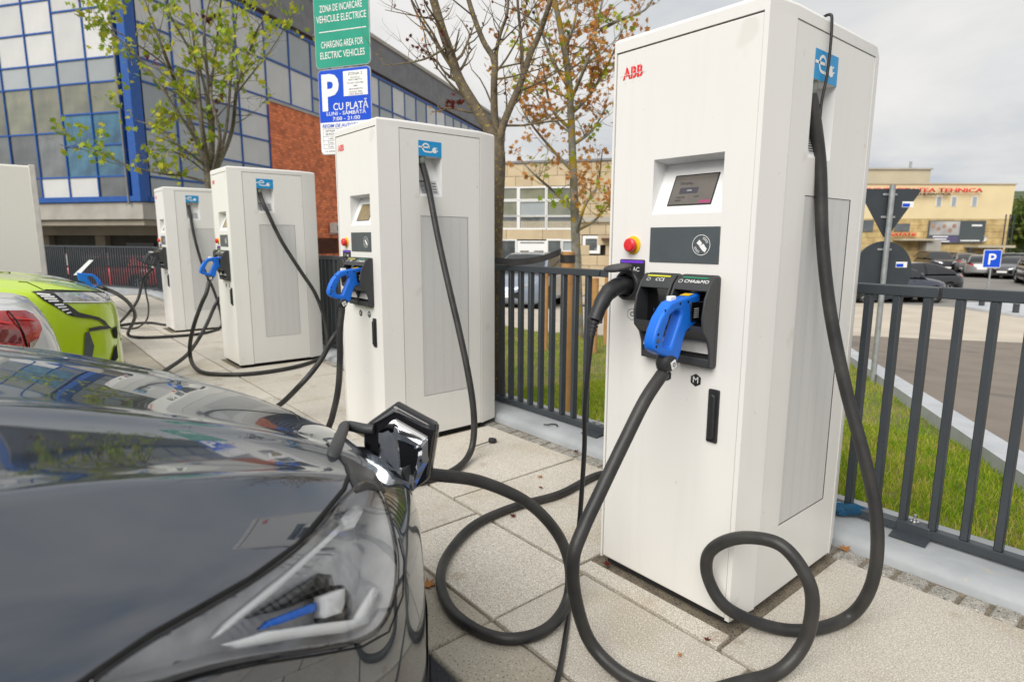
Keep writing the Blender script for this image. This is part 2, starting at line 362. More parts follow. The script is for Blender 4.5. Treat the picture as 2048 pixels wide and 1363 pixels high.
# grass blades
def grass_mat():
    m = bpy.data.materials.new('grass_blade'); m.use_nodes = True; t = m.node_tree; n = t.nodes; l = t.links; b = n['Principled BSDF']
    g = n.new('ShaderNodeNewGeometry'); r = n.new('ShaderNodeValToRGB'); e = r.color_ramp.elements
    e[0].color = (0.15, 0.31, 0.014, 1); e[1].color = (0.62, 0.50, 0.17, 1); e[1].position = 1.0
    for p, c in ((0.36, (0.28, 0.43, 0.022, 1)), (0.64, (0.44, 0.50, 0.04, 1)), (0.84, (0.48, 0.44, 0.08, 1))): q = e.new(p); q.color = c
    tc = n.new('ShaderNodeTexCoord'); no = n.new('ShaderNodeTexNoise'); no.inputs['Scale'].default_value = 1.6; no.inputs['Detail'].default_value = 3
    l.new(tc.outputs['Object'], no.inputs['Vector'])
    mr = n.new('ShaderNodeMapRange'); l.new(no.outputs['Fac'], mr.inputs[0]); mr.inputs[1].default_value = 0.3; mr.inputs[2].default_value = 0.75; mr.inputs[3].default_value = -0.28; mr.inputs[4].default_value = 0.36
    ad = n.new('ShaderNodeMath'); ad.operation = 'ADD'; l.new(g.outputs['Random Per Island'], ad.inputs[0]); l.new(mr.outputs[0], ad.inputs[1])
    l.new(ad.outputs[0], r.inputs[0]); l.new(r.outputs[0], b.inputs['Base Color']); b.inputs['Roughness'].default_value = 0.6
    b.inputs['Specular IOR Level'].default_value = 0.2
    tr = n.new('ShaderNodeBsdfTranslucent'); l.new(r.outputs[0], tr.inputs['Color']); mxs = n.new('ShaderNodeMixShader'); mxs.inputs[0].default_value = 0.35
    l.new(b.outputs[0], mxs.inputs[1]); l.new(tr.outputs[0], mxs.inputs[2]); l.new(mxs.outputs[0], n['Material Output'].inputs['Surface']); return m
MT['grass'] = grass_mat()
def inpoly(p, P):
    c = False; j = len(P) - 1
    for i in range(len(P)):
        if (P[i][1] > p[1]) != (P[j][1] > p[1]) and p[0] < (P[j][0]-P[i][0])*(p[1]-P[i][1])/(P[j][1]-P[i][1]+1e-12)+P[i][0]: c = not c
        j = i
    return c
rg = random.Random(5); gv = []; gf = []
def blade(x, y, h, w):
    a = rg.uniform(0, 2*pi); la = rg.uniform(0, 2*pi); ln = rg.uniform(0.1, 0.9) * h; z = prof(y) - 0.004
    dx, dy = cos(a)*w, sin(a)*w; n = len(gv); lx, ly = cos(la)*ln, sin(la)*ln
    gv.extend([(x-dx, y-dy, z), (x+dx, y+dy, z), (x+dx*0.7+lx*0.35, y+dy*0.7+ly*0.35, z+h*0.6), (x-dx*0.7+lx*0.35, y-dy*0.7+ly*0.35, z+h*0.6), (x+lx, y+ly, z+h)])
    gf.extend([(n, n+1, n+2, n+3), (n+3, n+2, n+4)])
for (x0, x1, y0, y1, cnt) in ((-2.6, 1.3, 1.26, 3.2, 52000), (-2.6, 1.3, 3.2, 7.4, 22000), (-7.5, -1.0, 1.26, 5.6, 26000)):
    for _ in range(cnt):
        p = (rg.uniform(x0, x1), rg.uniform(y0, y1))
        if inpoly(p, lawn_poly): blade(p[0], p[1], rg.uniform(0.025, 0.06), rg.uniform(0.0016, 0.0034))
me = bpy.data.meshes.new('grass'); me.from_pydata(gv, [], gf)
go = mkob('grass', me, MT['grass']); tag(go, 'short patchy green and straw coloured lawn grass behind the railing', 'grass', kind='stuff')

# ================================================================ railing
FY0, FY1 = 1.03, 1.075; SP = 0.1045
def railing(M, length, label, bracket=True, n_off=0.0):
    r = empty('fence_panel'); r.matrix_world = M; tag(r, label, 'fence', 'dark grey railing panels')
    MB().bx(0.004, length-0.004, 0, 0.045, 1.018, 1.06).ob('top_rail', MT['fence_paint'], r, bev=0.004)
    MB().bx(0.004, length-0.004, 0, 0.045, 0.066, 0.104).ob('bottom_rail', MT['fence_paint'], r, bev=0.004)
    k = 0; x = n_off
    while x < length - 0.02:
        if x > 0.02: bar = MB().bx(x-0.0135, x+0.0135, 0.003, 0.043, 0.104, 1.018).ob('bar', MT['fence_paint'], r, bev=0.003, seg=1)
        x += SP
    if bracket:
        for bx_ in (0.0,):
            MB().bx(bx_-0.058, bx_+0.062, -0.004, 0.049, 0.06, 0.112).ob('bracket', MT['fence_paint'], r, bev=0.004)
            MB().add([(bx_-0.062, -0.002, 0.066), (bx_+0.066, -0.002, 0.066), (bx_+0.066, -0.062, 0.056), (bx_-0.062, -0.062, 0.056), (bx_-0.062, -0.002, 0.07), (bx_+0.066, -0.002, 0.07), (bx_+0.066, -0.062, 0.06), (bx_-0.062, -0.062, 0.06)],
                     [(0, 1, 2, 3), (7, 6, 5, 4), (0, 4, 5, 1), (1, 5, 6, 2), (2, 6, 7, 3), (3, 7, 4, 0)]).ob('foot_plate', MT['fence_paint'], r)
            m = MB(); m.lathe([(0.016, 0), (0.016, 0.004), (0.009, 0.004), (0.009, 0.014), (0.0055, 0.014), (0.0055, 0.032)], (bx_, 0.022, 0.112), n=10); m.ob('bolt', MT['steel'], r)
    return r
joints = [2.18, 0.47, -1.24, -2.95, -4.66, -6.37, -8.08, -9.79, -11.5, -13.2, -14.95]
labs = ['dark grey railing panel right of the nearest charger with lawn and road behind', 'dark grey railing panel running behind the nearest charger to its right side',
        'dark grey railing panel between nearest and second charger with wooden stakes behind', 'dark grey railing panel behind the second charger, seen left of it by the blue plug',
        'dark grey railing panel between second and third charger', 'dark grey railing panel hidden mostly behind the third charger', 'dark grey railing panel between third and fourth charger',
        'dark grey railing panel behind the fourth charger', 'dark grey railing panel just left of the farthest charger', 'dark grey railing panel at the far bend left of the farthest charger']
for i in range(10):
    a, b = joints[i+1], joints[i]
    off = (0.22 - a) % SP
    railing(Matrix.Translation((a, FY0, 0)), b - a, labs[i], True, off)
L2 = (F2 - F1).length; ang = math.atan2(FD.y, FD.x)
far = ['dark grey far railing panel nearest the bend, white and red cars behind it', 'dark grey far railing panel second from the bend, red and white car behind it', 'dark grey far railing panel third from the bend, above the lime green bonnet', 'dark grey far railing panel at the white truck box']
for i in range(4):
    p = F1 + FD * (L2 * (i + 1) / 4)
    railing(Matrix.Translation((p.x, p.y, 0)) @ Matrix.Rotation(ang + pi, 4, 'Z'), L2 / 4, far[i], False, 0.06)

# ================================================================ flat print helpers
RF = Matrix.Rotation(pi/2, 4, 'X')                                   # local XY -> faces -Y
RS = Matrix(((0, 0, 1, 0), (1, 0, 0, 0), (0, 1, 0, 0), (0, 0, 0, 1)))  # local XY -> faces +X, local x along +Y
def text(s, size, mt, parent, M, bold=0.0, sx=1.0, align='CENTER', shear=0.0, ext=0.0004, name='lettering', sp=1.0):
    cu = bpy.data.curves.new('t', 'FONT'); cu.body = s; cu.size = size; cu.align_x = align; cu.align_y = 'CENTER'; cu.offset = bold * size * 0.3; cu.shear = shear
    cu.extrude = ext; cu.resolution_u = 3; cu.space_character = sp
    to = bpy.data.objects.new('t', cu); me = bpy.data.meshes.new_from_object(to); bpy.data.objects.remove(to); bpy.data.curves.remove(cu)
    me.name = name
    return mkob(name, me, MT[mt], parent, M=M @ Matrix.Diagonal((sx, 1, 1, 1)))
def poly(P, mt, parent, M, name, th=0.0008):
    return MB().prism(P, 0, th).ob(name, MT[mt], parent, M=M)
def strip2(P, w, closed=False):
    n = len(P); L = []; R = []
    for i in range(n):
        a = P[i-1] if (i or closed) else P[0]; b = P[(i+1) % n] if (i < n-1 or closed) else P[-1]
        dx, dy = b[0]-a[0], b[1]-a[1]; l = math.hypot(dx, dy) or 1; nx, ny = -dy/l*w/2, dx/l*w/2
        L.append((P[i][0]+nx, P[i][1]+ny)); R.append((P[i][0]-nx, P[i][1]-ny))
    return L, R
def ribbon(Ps, w, mt, parent, M, name, th=0.0008, closed=False):
    m = MB()
    for P in Ps:
        L, R = strip2(P, w, closed); n = len(P); vs = [(x, y, th) for x, y in L] + [(x, y, th) for x, y in R]
        m.add(vs, [(i, n+i, n+(i+1) % n, (i+1) % n) for i in range(n if closed else n-1)])
    return m.ob(name, MT[mt], parent, M=M)
def T(x, y, z): return Matrix.Translation((x, y, z))

def grille_mat():
    m = mat('perforated', (0.5, 0.5, 0.5), 0.55); t = m.node_tree; n = t.nodes; l = t.links; b = n['Principled BSDF']
    tc = n.new('ShaderNodeTexCoord'); s = n.new('ShaderNodeSeparateXYZ'); l.new(tc.outputs['Object'], s.inputs[0])
    def mth(op, a, bb=None):
        q = n.new('ShaderNodeMath'); q.operation = op
        for i, v in enumerate((a, bb)):
            if v is None: continue
            if isinstance(v, (int, float)): q.inputs[i].default_value = v
            else: l.new(v, q.inputs[i])
        return q.outputs[0]
    k = 2*pi/0.0062
    d = mth('MULTIPLY', mth('SINE', mth('MULTIPLY', s.outputs['Y'], k)), mth('SINE', mth('MULTIPLY', s.outputs['Z'], k)))
    hole = mth('GREATER_THAN', d, 0.28)
    rib = mth('GREATER_THAN', mth('SINE', mth('MULTIPLY', s.outputs['Y'], 2*pi/0.066)), 0.72)
    x = n.new('ShaderNodeMix'); x.data_type = 'RGBA'; l.new(hole, x.inputs[0]); x.inputs[6].default_value = (0.74, 0.73, 0.71, 1)
    x2 = n.new('ShaderNodeMix'); x2.data_type = 'RGBA'; l.new(rib, x2.inputs[0]); x2.inputs[6].default_value = (0.42, 0.42, 0.41, 1); x2.inputs[7].default_value = (0.33, 0.33, 0.33, 1)
    l.new(x2.outputs[2], x.inputs[7]); l.new(x.outputs[2], b.inputs['Base Color']); return m
MT['perforated'] = grille_mat()
MM('screen', (0.155, 0.14, 0.125), 0.12, var=0.15, vs=18)
MM('screen_gold_reflection', (0.30, 0.22, 0.10), 0.10, var=0.3, vs=14)  # golden reflection on the display, put into the screen colour
MM('screen_text', (0.06, 0.055, 0.07), 0.4)
MM('screen_pink', (0.36, 0.06, 0.16), 0.3)
MM('cabinet_inner', (0.80, 0.80, 0.79), 0.5)
MM('holder_sheen', (0.42, 0.41, 0.39), 0.3, var=0.2, vs=20)  # light reflected by the holder's inner ramp, put into its base colour

OCT = [(-0.274, 0), (0.274, 0), (0.289, 0.132), (0.289, 0.708), (0.245, 0.85), (-0.245, 0.85), (-0.289, 0.708), (-0.289, 0.132)]
def inset(P, d):
    c = (0, 0.425); return [(x - math.copysign(d, x - c[0]), y - math.copysign(d, y - c[1])) for x, y in P]
def hexlabel(ch, dark, x, z, r, yp):
    P = [(0.021*cos(pi/2 + i*pi/3), 0.021*sin(pi/2 + i*pi/3)) for i in range(6)]
    M = T(x, yp, z) @ RF
    if dark:
        o = poly(P, 'black_print', r, M, 'hex_label'); text(ch, 0.030, 'white_print', o, T(0, 0, 0.0012), bold=0.0)
    else:
        o = ribbon([P], 0.0016, 'black_print', r, M, 'hex_label', closed=True); text(ch, 0.022, 'black_print', o, T(0, 0, 0.0012), bold=0.03)
def holder(x0, x1, stripe, txt, r):
    h = MB().prism(rrect(x0, x1, 0.836, 1.126, 0.012), 0.004, -0.012, 'y').ob('plug_holder', MT['dark_plastic'], r, bev=0.002, fix=True)
    prof_ = [(-0.010, 0.84), (-0.032, 0.842), (-0.036, 0.895), (-0.050, 0.93), (-0.078, 0.957), (-0.083, 1.0), (-0.074, 1.055), (-0.052, 1.098), (-0.026, 1.124), (-0.010, 1.124)]
    for a, b in ((x0 + 0.001, x0 + 0.009), (x1 - 0.009, x1 - 0.001)): MB().prism(prof_, a, b, 'x').ob('side_wall', MT['dark_plastic'], h, bev=0.003, fix=True)
    a, b = x0 + 0.008, x1 - 0.008
    MB().prism([(-0.010, 1.1235), (-0.0255, 1.1235), (-0.0515, 1.0975), (-0.060, 1.080), (-0.052, 1.078), (-0.02, 1.10), (-0.010, 1.10)], a, b, 'x').ob('hood', MT['dark_plastic'], h, bev=0.002, fix=True)
    MB().prism([(-0.010, 0.9385), (-0.048, 0.931), (-0.0775, 0.9575), (-0.080, 0.975), (-0.070, 0.968), (-0.010, 0.955)], a, b, 'x').ob('front_lip', MT['dark_plastic'], h, fix=True)
    MB().add([(a, -0.013, 0.94), (b, -0.013, 0.94), (b, -0.033, 0.885), (a, -0.033, 0.885)], [(0, 1, 2, 3)]).ob('ramp', MT['holder_sheen'], h)
    MB().bx(a, b, -0.0325, -0.012, 0.842, 0.868).ob('tray', MT['dark_plastic'], h, bev=0.003)
    MB().bx(a, b, -0.0165, -0.0125, 0.958, 1.098).ob('socket_face', MT['gloss_black'], h)
    cx = (x0 + x1) / 2; M = T(cx, -0.0385, 1.111) @ Matrix.Rotation(pi/2 - radians(45), 4, 'X')
    poly(rrect(-0.045, 0.045, 0.007, 0.0125, 0.002), stripe, h, M @ T(0, -0.002, 0.0), 'stripe', 0.0016)
    text(txt, 0.0185, 'white_print', h, M @ T(0.012, -0.008, 0.0014), bold=0.0)
    ribbon([circ(-0.045, -0.008, 0.0065, 12)], 0.0014, 'white_print', h, M @ T(0.0 if len(txt) > 3 else 0.012, 0, 0.0004), 'symbol', closed=True)

def charger(i, label):
    r = empty('charging_station', (CHX[i], CHY[i], 0), 0, label, 'charging station', 'white fast charging stations in a row')
    # cabinet shell with recessed door bays
    low = [(-0.274, 0), (-0.266, 0), (-0.266, 0.1), (0.259, 0.1), (0.259, 0), (0.274, 0), (0.289, 0.130), (0.19, 0.130), (0.19, 0.702), (0.289, 0.702), (0.289, 0.708), (0.245, 0.85), (-0.245, 0.85),
           (-0.289, 0.708), (-0.289, 0.702), (-0.19, 0.702), (-0.19, 0.130), (-0.289, 0.130)]
    m = MB(); m.rings([[Vector((x, y, z)) for x, y in low] for z in (0.022, 1.855)], True, False)
    m.rings([[Vector((x, y, z)) for x, y in inset(OCT, d)] for z, d in ((1.855, 0), (1.887, 0), (1.8955, 0.004), (1.9, 0.013))])
    m.ob('cabinet', MT['cabinet'], r, sm=25, fix=True)
    MB().prism(inset(OCT, 0.02), 0.0, 0.022).ob('plinth', MT['cabinet_gap'], r, fix=True)
    # front door with the opening of the screen recess
    y0, y1 = 0.003, 0.0125; A = [(-0.263, 0.026), (0.256, 0.026), (0.256, 1.851), (-0.263, 1.851)]; B = [(-0.095, 1.315), (0.161, 1.315), (0.161, 1.491), (-0.095, 1.491)]
    vs = [(x, y0, z) for x, z in A] + [(x, y0, z) for x, z in B] + [(x, y1, z) for x, z in A]
    fs = [(k, (k+1) % 4, 4+(k+1) % 4, 4+k) for k in range(4)] + [(8+k, 8+(k+1) % 4, (k+1) % 4, k) for k in range(4)]
    MB().add(vs, fs).ob('front_door', MT['cabinet'], r, bev=0.0022)
    yb = 0.078; zb_ = 1.480
    rec = MB().add([(-0.095, y0, 1.315), (0.161, y0, 1.315), (0.161, y0, 1.491), (-0.095, y0, 1.491), (-0.095, yb, zb_), (0.161, yb, zb_)],
             [(0, 1, 5, 4), (0, 4, 3), (1, 2, 5), (3, 4, 5, 2)]).ob('screen_recess', MT['cabinet_inner'], r)
    for v in rec.data.vertices: pass
    inc = Vector((0, yb - y0, zb_ - 1.315)); il = inc.length; iy = inc.normalized(); nz = Vector((1, 0, 0)).cross(iy)
    MS = Matrix(((1, iy.x, nz.x, 0.036), (0, iy.y, nz.y, y0), (0, iy.z, nz.z, 1.315), (0, 0, 0, 1)))
    dsp = MB().prism(rrect(-0.081, 0.081, 0.028, 0.137, 0.002), 0.0004, 0.0016).ob('display', MT['gloss_black'], r, M=MS, fix=True)
    poly([(-0.077, 0.032), (0.077, 0.032), (0.077, 0.133), (-0.077, 0.133)], 'screen' if i == 0 else 'screen_gold_reflection', dsp, T(0, 0, 0.0018), 'screen', 0.0004)
    if i == 0:
        text('Charging...', 0.0125, 'screen_text', dsp, T(-0.055, 0.106, 0.0026), align='LEFT')
        poly(rrect(-0.048, 0.02, 0.069, 0.09, 0.002), 'screen_text', dsp, T(0, 0, 0.0022), 'progress_bar', 0.0003)
        text('100%', 0.009, 'grey_print', dsp, T(-0.012, 0.079, 0.0030))
        text('15.02 kWh', 0.0075, 'screen_text', dsp, T(-0.055, 0.056, 0.0026), align='LEFT'); text('0:48:36', 0.0075, 'screen_text', dsp, T(-0.055, 0.046, 0.0026), align='LEFT'); text('6 kW', 0.0075, 'screen_text', dsp, T(0.012, 0.057, 0.0026), align='LEFT')
        poly([(0.036, 0.034), (0.076, 0.034), (0.076, 0.044), (0.036, 0.044)], 'screen_pink', dsp, T(0, 0, 0.0022), 'button', 0.0003)
    for k in range(26):
        pass
    yp = 0.0022
    # brand mark
    lg = text('ABB', 0.050, 'red_print', r, T(-0.195, yp, 1.780) @ RF, bold=0.10, sx=0.90, name='logo')
    ribbon([[(-0.06, -0.003), (0.06, -0.003)]] + [[(x, -0.03), (x, 0.03)] for x in (-0.033, 0.001, 0.033)], 0.0014, 'cabinet', lg, T(0, 0, 0.0012), 'logo_cut', 0.0004)
    # card reader panel
    pn = MB().bx(-0.097, 0.162, 0.0002, 0.004, 1.160, 1.2735).ob('card_reader', MT['panel_grey'], r, bev=0.001)
    M = T(0.1, -0.0002, 1.217) @ RF
    ribbon([circ(0, 0, 0.031, 32)], 0.0017, 'white_print', pn, M, 'ring', closed=True)
    ribbon([circ(0, 0, rr, 8, radians(a), radians(a + 70)) for rr in (0.0245, 0.020) for a in (15, 195)], 0.0016, 'white_print', pn, M, 'wave')
    poly([(-0.017, 0.006), (-0.007, 0.016), (0.003, 0.006), (-0.004, -0.004), (-0.009, 0.0)], 'white_print', pn, M, 'card')
    poly([(-0.008, -0.002), (0.006, -0.018), (0.014, -0.022), (0.02, -0.012), (0.008, 0.004), (0.0, 0.0)], 'white_print', pn, M, 'hand')
    # emergency stop
    st = MB().lathe([(0.031, 0), (0.031, 0.003), (0.029, 0.004)], (-0.168, 0.0025, 1.215), (0, -1, 0), 28).ob('emergency_stop', MT['yellow'], r, sm=30, fix=True)
    MB().lathe([(0.014, 0), (0.014, 0.008), (0.0225, 0.009), (0.0238, 0.014), (0.0228, 0.021), (0.018, 0.025), (0.001, 0.026)], (-0.168, -0.0015, 1.215), (0, -1, 0), 28).ob('button', MT['red_button'], st, sm=35, fix=True)
    # AC outlet
    ac = MB().prism(rrect(-0.222, -0.115, 1.07, 1.166, 0.006), 0.0032, -0.0005, 'y').ob('outlet_plate', MT['black_plastic'], r, fix=True)
    poly([(-0.05, 0.0), (0.05, 0.0), (0.05, 0.009), (-0.05, 0.009)], 'purple', ac, T(-0.1685, -0.0006, 1.154) @ RF, 'stripe')
    text('AC', 0.021, 'white_print', ac, T(-0.150, -0.0006, 1.132) @ RF, bold=0.03)
    ribbon([rrect(-0.010, 0.010, -0.009, 0.010, 0.006)], 0.0016, 'white_print', ac, T(-0.185, -0.0006, 1.132) @ RF, 'symbol', closed=True)
    so_ = MB().lathe([(0.052, 0), (0.052, 0.028), (0.048, 0.032), (0.040, 0.032), (0.038, 0.012), (0.001, 0.012)], (-0.170, 0.002, 1.078), (0, -1, 0), 28).ob('outlet_socket', MT['black_plastic'], r, sm=35, fix=True)
    if i == 0:
        Ml = T(-0.170, -0.034, 1.122) @ Matrix.Rotation(radians(72), 4, 'X')
        MB().lathe([(0.001, 0), (0.042, 0), (0.048, 0.004), (0.048, 0.009), (0.044, 0.012), (0.001, 0.012)], (0, 0, 0), (0, 0, 1), 28).ob('outlet_lid', MT['black_plastic'], so_, sm=35, M=T(-0.170, -0.072, 1.133) @ Matrix.Rotation(radians(12), 4, 'X'), fix=True)
    else:
        MB().lathe([(0.050, 0.0), (0.050, 0.010), (0.044, 0.015), (0.001, 0.015)], (-0.170, -0.031, 1.078), (0, -1, 0), 28).ob('outlet_lid', MT['black_plastic'], so_, sm=35, fix=True)
    hexlabel('C', False, -0.163, 0.976, r, yp); hexlabel('K', True, -0.008, 0.786, r, yp); hexlabel('M', True, 0.105, 0.788, r, yp)
    holder(-0.092, 0.036, 'yellow_green', 'CCS', r); holder(0.041, 0.174, 'green_strip', 'CHAdeMO', r)
    # door lock lever
    lk = MB().prism(rrect(0.156, 0.194, 0.599, 0.771, 0.005), 0.004, -0.004, 'y').ob('lock_plate', MT['black_plastic'], r, bev=0.002, fix=True)
    MB().prism(rrect(0.165, 0.186, 0.612, 0.757, 0.010), -0.003, -0.016, 'y').ob('lever', MT['black_plastic'], lk, bev=0.004, fix=True)
    # side doors with cable outlet recess, sticker and grille
    for s in (1, -1):
        Mx = Matrix.Diagonal((s, 1, 1, 1))
        def mir(o):
            if s < 0: o.data.transform(Mx); o.data.flip_normals()
            return o
        Y0, Y1, xo = 0.134, 0.698, 0.2875
        def frame(a, hs):    # plate with stacked rectangular openings of equal width columns
            m = MB(); ylist = sorted({Y0, Y1, *[h[0] for h in hs], *[h[1] for h in hs]}); zl = sorted({0.026, 1.851, *[h[2] for h in hs], *[h[3] for h in hs]})
            for yi in range(len(ylist)-1):
                for zi in range(len(zl)-1):
                    cy_, cz_ = (ylist[yi]+ylist[yi+1])/2, (zl[zi]+zl[zi+1])/2
                    if any(h[0] < cy_ < h[1] and h[2] < cz_ < h[3] for h in hs): continue
                    m.add([(a, ylist[yi], zl[zi]), (a, ylist[yi+1], zl[zi]), (a, ylist[yi+1], zl[zi+1]), (a, ylist[yi], zl[zi+1])], [(0, 1, 2, 3)])
            m.add([(a, Y0, 0.026), (a, Y1, 0.026), (a, Y1, 1.851), (a, Y0, 1.851), (0.277, Y0, 0.026), (0.277, Y1, 0.026), (0.277, Y1, 1.851), (0.277, Y0, 1.851)], [(4, 5, 1, 0), (5, 6, 2, 1), (6, 7, 3, 2), (7, 4, 0, 3)])
            return m
        mir(frame(xo, [(0.257, 0.415, 1.485, 1.713), (0.262, 0.606, 0.276, 1.371)]).ob('side_door', MT['cabinet'], r))
        mir(MB().add([(xo, 0.257, 1.485), (xo, 0.415, 1.485), (xo, 0.415, 1.713), (xo, 0.257, 1.713), (0.205, 0.262, 1.713), (0.205, 0.40, 1.713)],
                 [(0, 1, 5, 4), (3, 4, 5, 2), (0, 4, 3), (1, 2, 5)]).ob('outlet_recess', MT['cabinet_inner'], r))
        Mi = Matrix(((0, 0, s, 0), (s, 0, 0, 0), (0, 1, 0, 0), (0, 0, 0, 1)))
        # rating label on the sloped back of the recess
        if s > 0:
            sl = Vector((0.205 - xo, 0, 1.713 - 1.485)); u = sl.normalized(); nn = Vector((0, 1, 0)).cross(u)
            ML = Matrix(((0, u.x, nn.x, xo), (1, u.y, nn.y, 0.275), (0, u.z, nn.z, 1.485), (0, 0, 0, 1)))
            lb = poly([(0, 0.015), (0.122, 0.015), (0.122, 0.10), (0, 0.10)], 'grey_print', r, ML @ T(0, 0, 0.0005), 'rating_label', 0.0008)
            text('ABB', 0.02, 'black_print', lb, T(0.016, 0.09, 0.0016), bold=0.03, name='logo')
            for k in range(7): poly([(0.004, 0.02+k*0.0085), (0.05+0.01*((k*7) % 3), 0.02+k*0.0085), (0.05+0.01*((k*7) % 3), 0.024+k*0.0085), (0.004, 0.024+k*0.0085)], 'black_print', lb, T(0, 0, 0.001), 'print_line', 0.0003)
            for k in range(4): poly([(0.084, 0.025+k*0.018), (0.112, 0.025+k*0.018), (0.112, 0.031+k*0.018), (0.084, 0.031+k*0.018)], 'black_print', lb, T(0, 0, 0.001), 'print_line', 0.0003)
        MS2 = (T(s*(xo+0.0004), 0.257 if s > 0 else 0.415, 1.713) @ Mi)
        stk = poly([(0, 0), (0.158, 0), (0.158, 0.0865), (0, 0.0865)], 'sticker_blue', r, MS2, 'plug_sticker', 0.0008)
        ring = [(0.0, 0.050), (0.0725, 0.050)]
        arc = [(0.0725, 0.047)] + [(0.050 + 0.0225*cos(radians(a)), 0.048 + 0.0225*sin(radians(a))) for a in range(8, 285, 14)] + [(0.066, 0.0255), (0.08, 0.0245), (0.096, 0.030)]
        ribbon([ring, arc], 0.0085, 'white_print', stk, T(0, 0, 0.001), 'letter_e', 0.0004)
        Mp = T(0.108, 0.036, 0.0012) @ Matrix.Rotation(radians(22), 4, 'Z')
        poly([(-0.013, -0.008), (-0.004, -0.016), (0.012, -0.016), (0.012, 0.016), (-0.004, 0.016), (-0.013, 0.008)], 'white_print', stk, Mp, 'plug_symbol', 0.0004)
        ribbon([[(0.012, zz), (0.024, zz)] for zz in (-0.008, 0.008)], 0.005, 'white_print', stk, Mp, 'prong', 0.0004)
        mir(MB().bx(0.279, xo - 0.002, 0.2635, 0.6045, 0.2775, 1.3695).ob('grille', MT['perforated'], r))
        mir(MB().lathe([(0.022, 0), (0.024, -0.02), (0.021, -0.035), (0.0185, -0.04)], (0.262, 0.292, 1.7125), n=16).ob('cable_gland', MT['gland'], r, sm=40, fix=True))
    return r
chs = [charger(0, 'nearest and largest white charging station, its screen reading Charging'), charger(1, 'second white charging station from the right, in front of the blue parking sign'),
       charger(2, 'third white charging station from the right, with the loosely hanging blue plug'), charger(3, 'farthest white charging station at the left end, holding black plugs')]

# ================================================================ plugs and cables
G_OUT = [(-0.027, 1.073), (-0.053, 1.069), (-0.09, 1.064), (-0.13, 1.06), (-0.155, 1.056), (-0.179, 1.051), (-0.197, 1.036), (-0.223, 1.009), (-0.243, 0.975), (-0.255, 0.939), (-0.252, 0.918), (-0.233, 0.905), (-0.192, 0.891), (-0.131, 0.868), (-0.119, 0.89), (-0.107, 0.932), (-0.093, 0.958), (-0.05, 0.974), (-0.035, 0.985)]
G_HOLE = [(-0.180, 1.014), (-0.153, 1.026), (-0.132, 1.024), (-0.124, 1.012), (-0.132, 0.994), (-0.143, 0.971), (-0.157, 0.943), (-0.170, 0.914), (-0.186, 0.916), (-0.208, 0.924), (-0.209, 0.951), (-0.20, 0.974), (-0.188, 0.996)]
def dense(P, n):
    P = P + [P[0]]; L = [0]
    for a, b in zip(P, P[1:]): L.append(L[-1] + math.dist(a, b))
    o = []
    for i in range(n):
        s = L[-1] * i / n
        for k in range(len(P)-1):
            if L[k+1] >= s: t = (s - L[k]) / max(1e-9, L[k+1]-L[k]); o.append((P[k][0]+(P[k+1][0]-P[k][0])*t, P[k][1]+(P[k+1][1]-P[k][1])*t)); break
    return o
def holed_plate(outp, holep, x0, x1):
    """flat plate with one hole: bridge the two loops through bmesh triangulation"""
    bm = bmesh.new()
    def loop(P, x): 
        vs = [bm.verts.new((x, p[0], p[1])) for p in P]; es = [bm.edges.new((vs[i], vs[(i+1) % len(vs)])) for i in range(len(vs))]; return vs, es
    lo = loop(outp, x0); lh = loop(holep, x0)
    bmesh.ops.triangle_fill(bm, use_beauty=True, use_dissolve=False, edges=lo[1] + lh[1])
    ret = bmesh.ops.extrude_face_region(bm, geom=list(bm.faces))
    bmesh.ops.translate(bm, vec=(x1 - x0, 0, 0), verts=[v for v in ret['geom'] if isinstance(v, bmesh.types.BMVert)])
    bmesh.ops.recalc_face_normals(bm, faces=bm.faces)
    me = bpy.data.meshes.new('h'); bm.to_mesh(me); bm.free(); return me
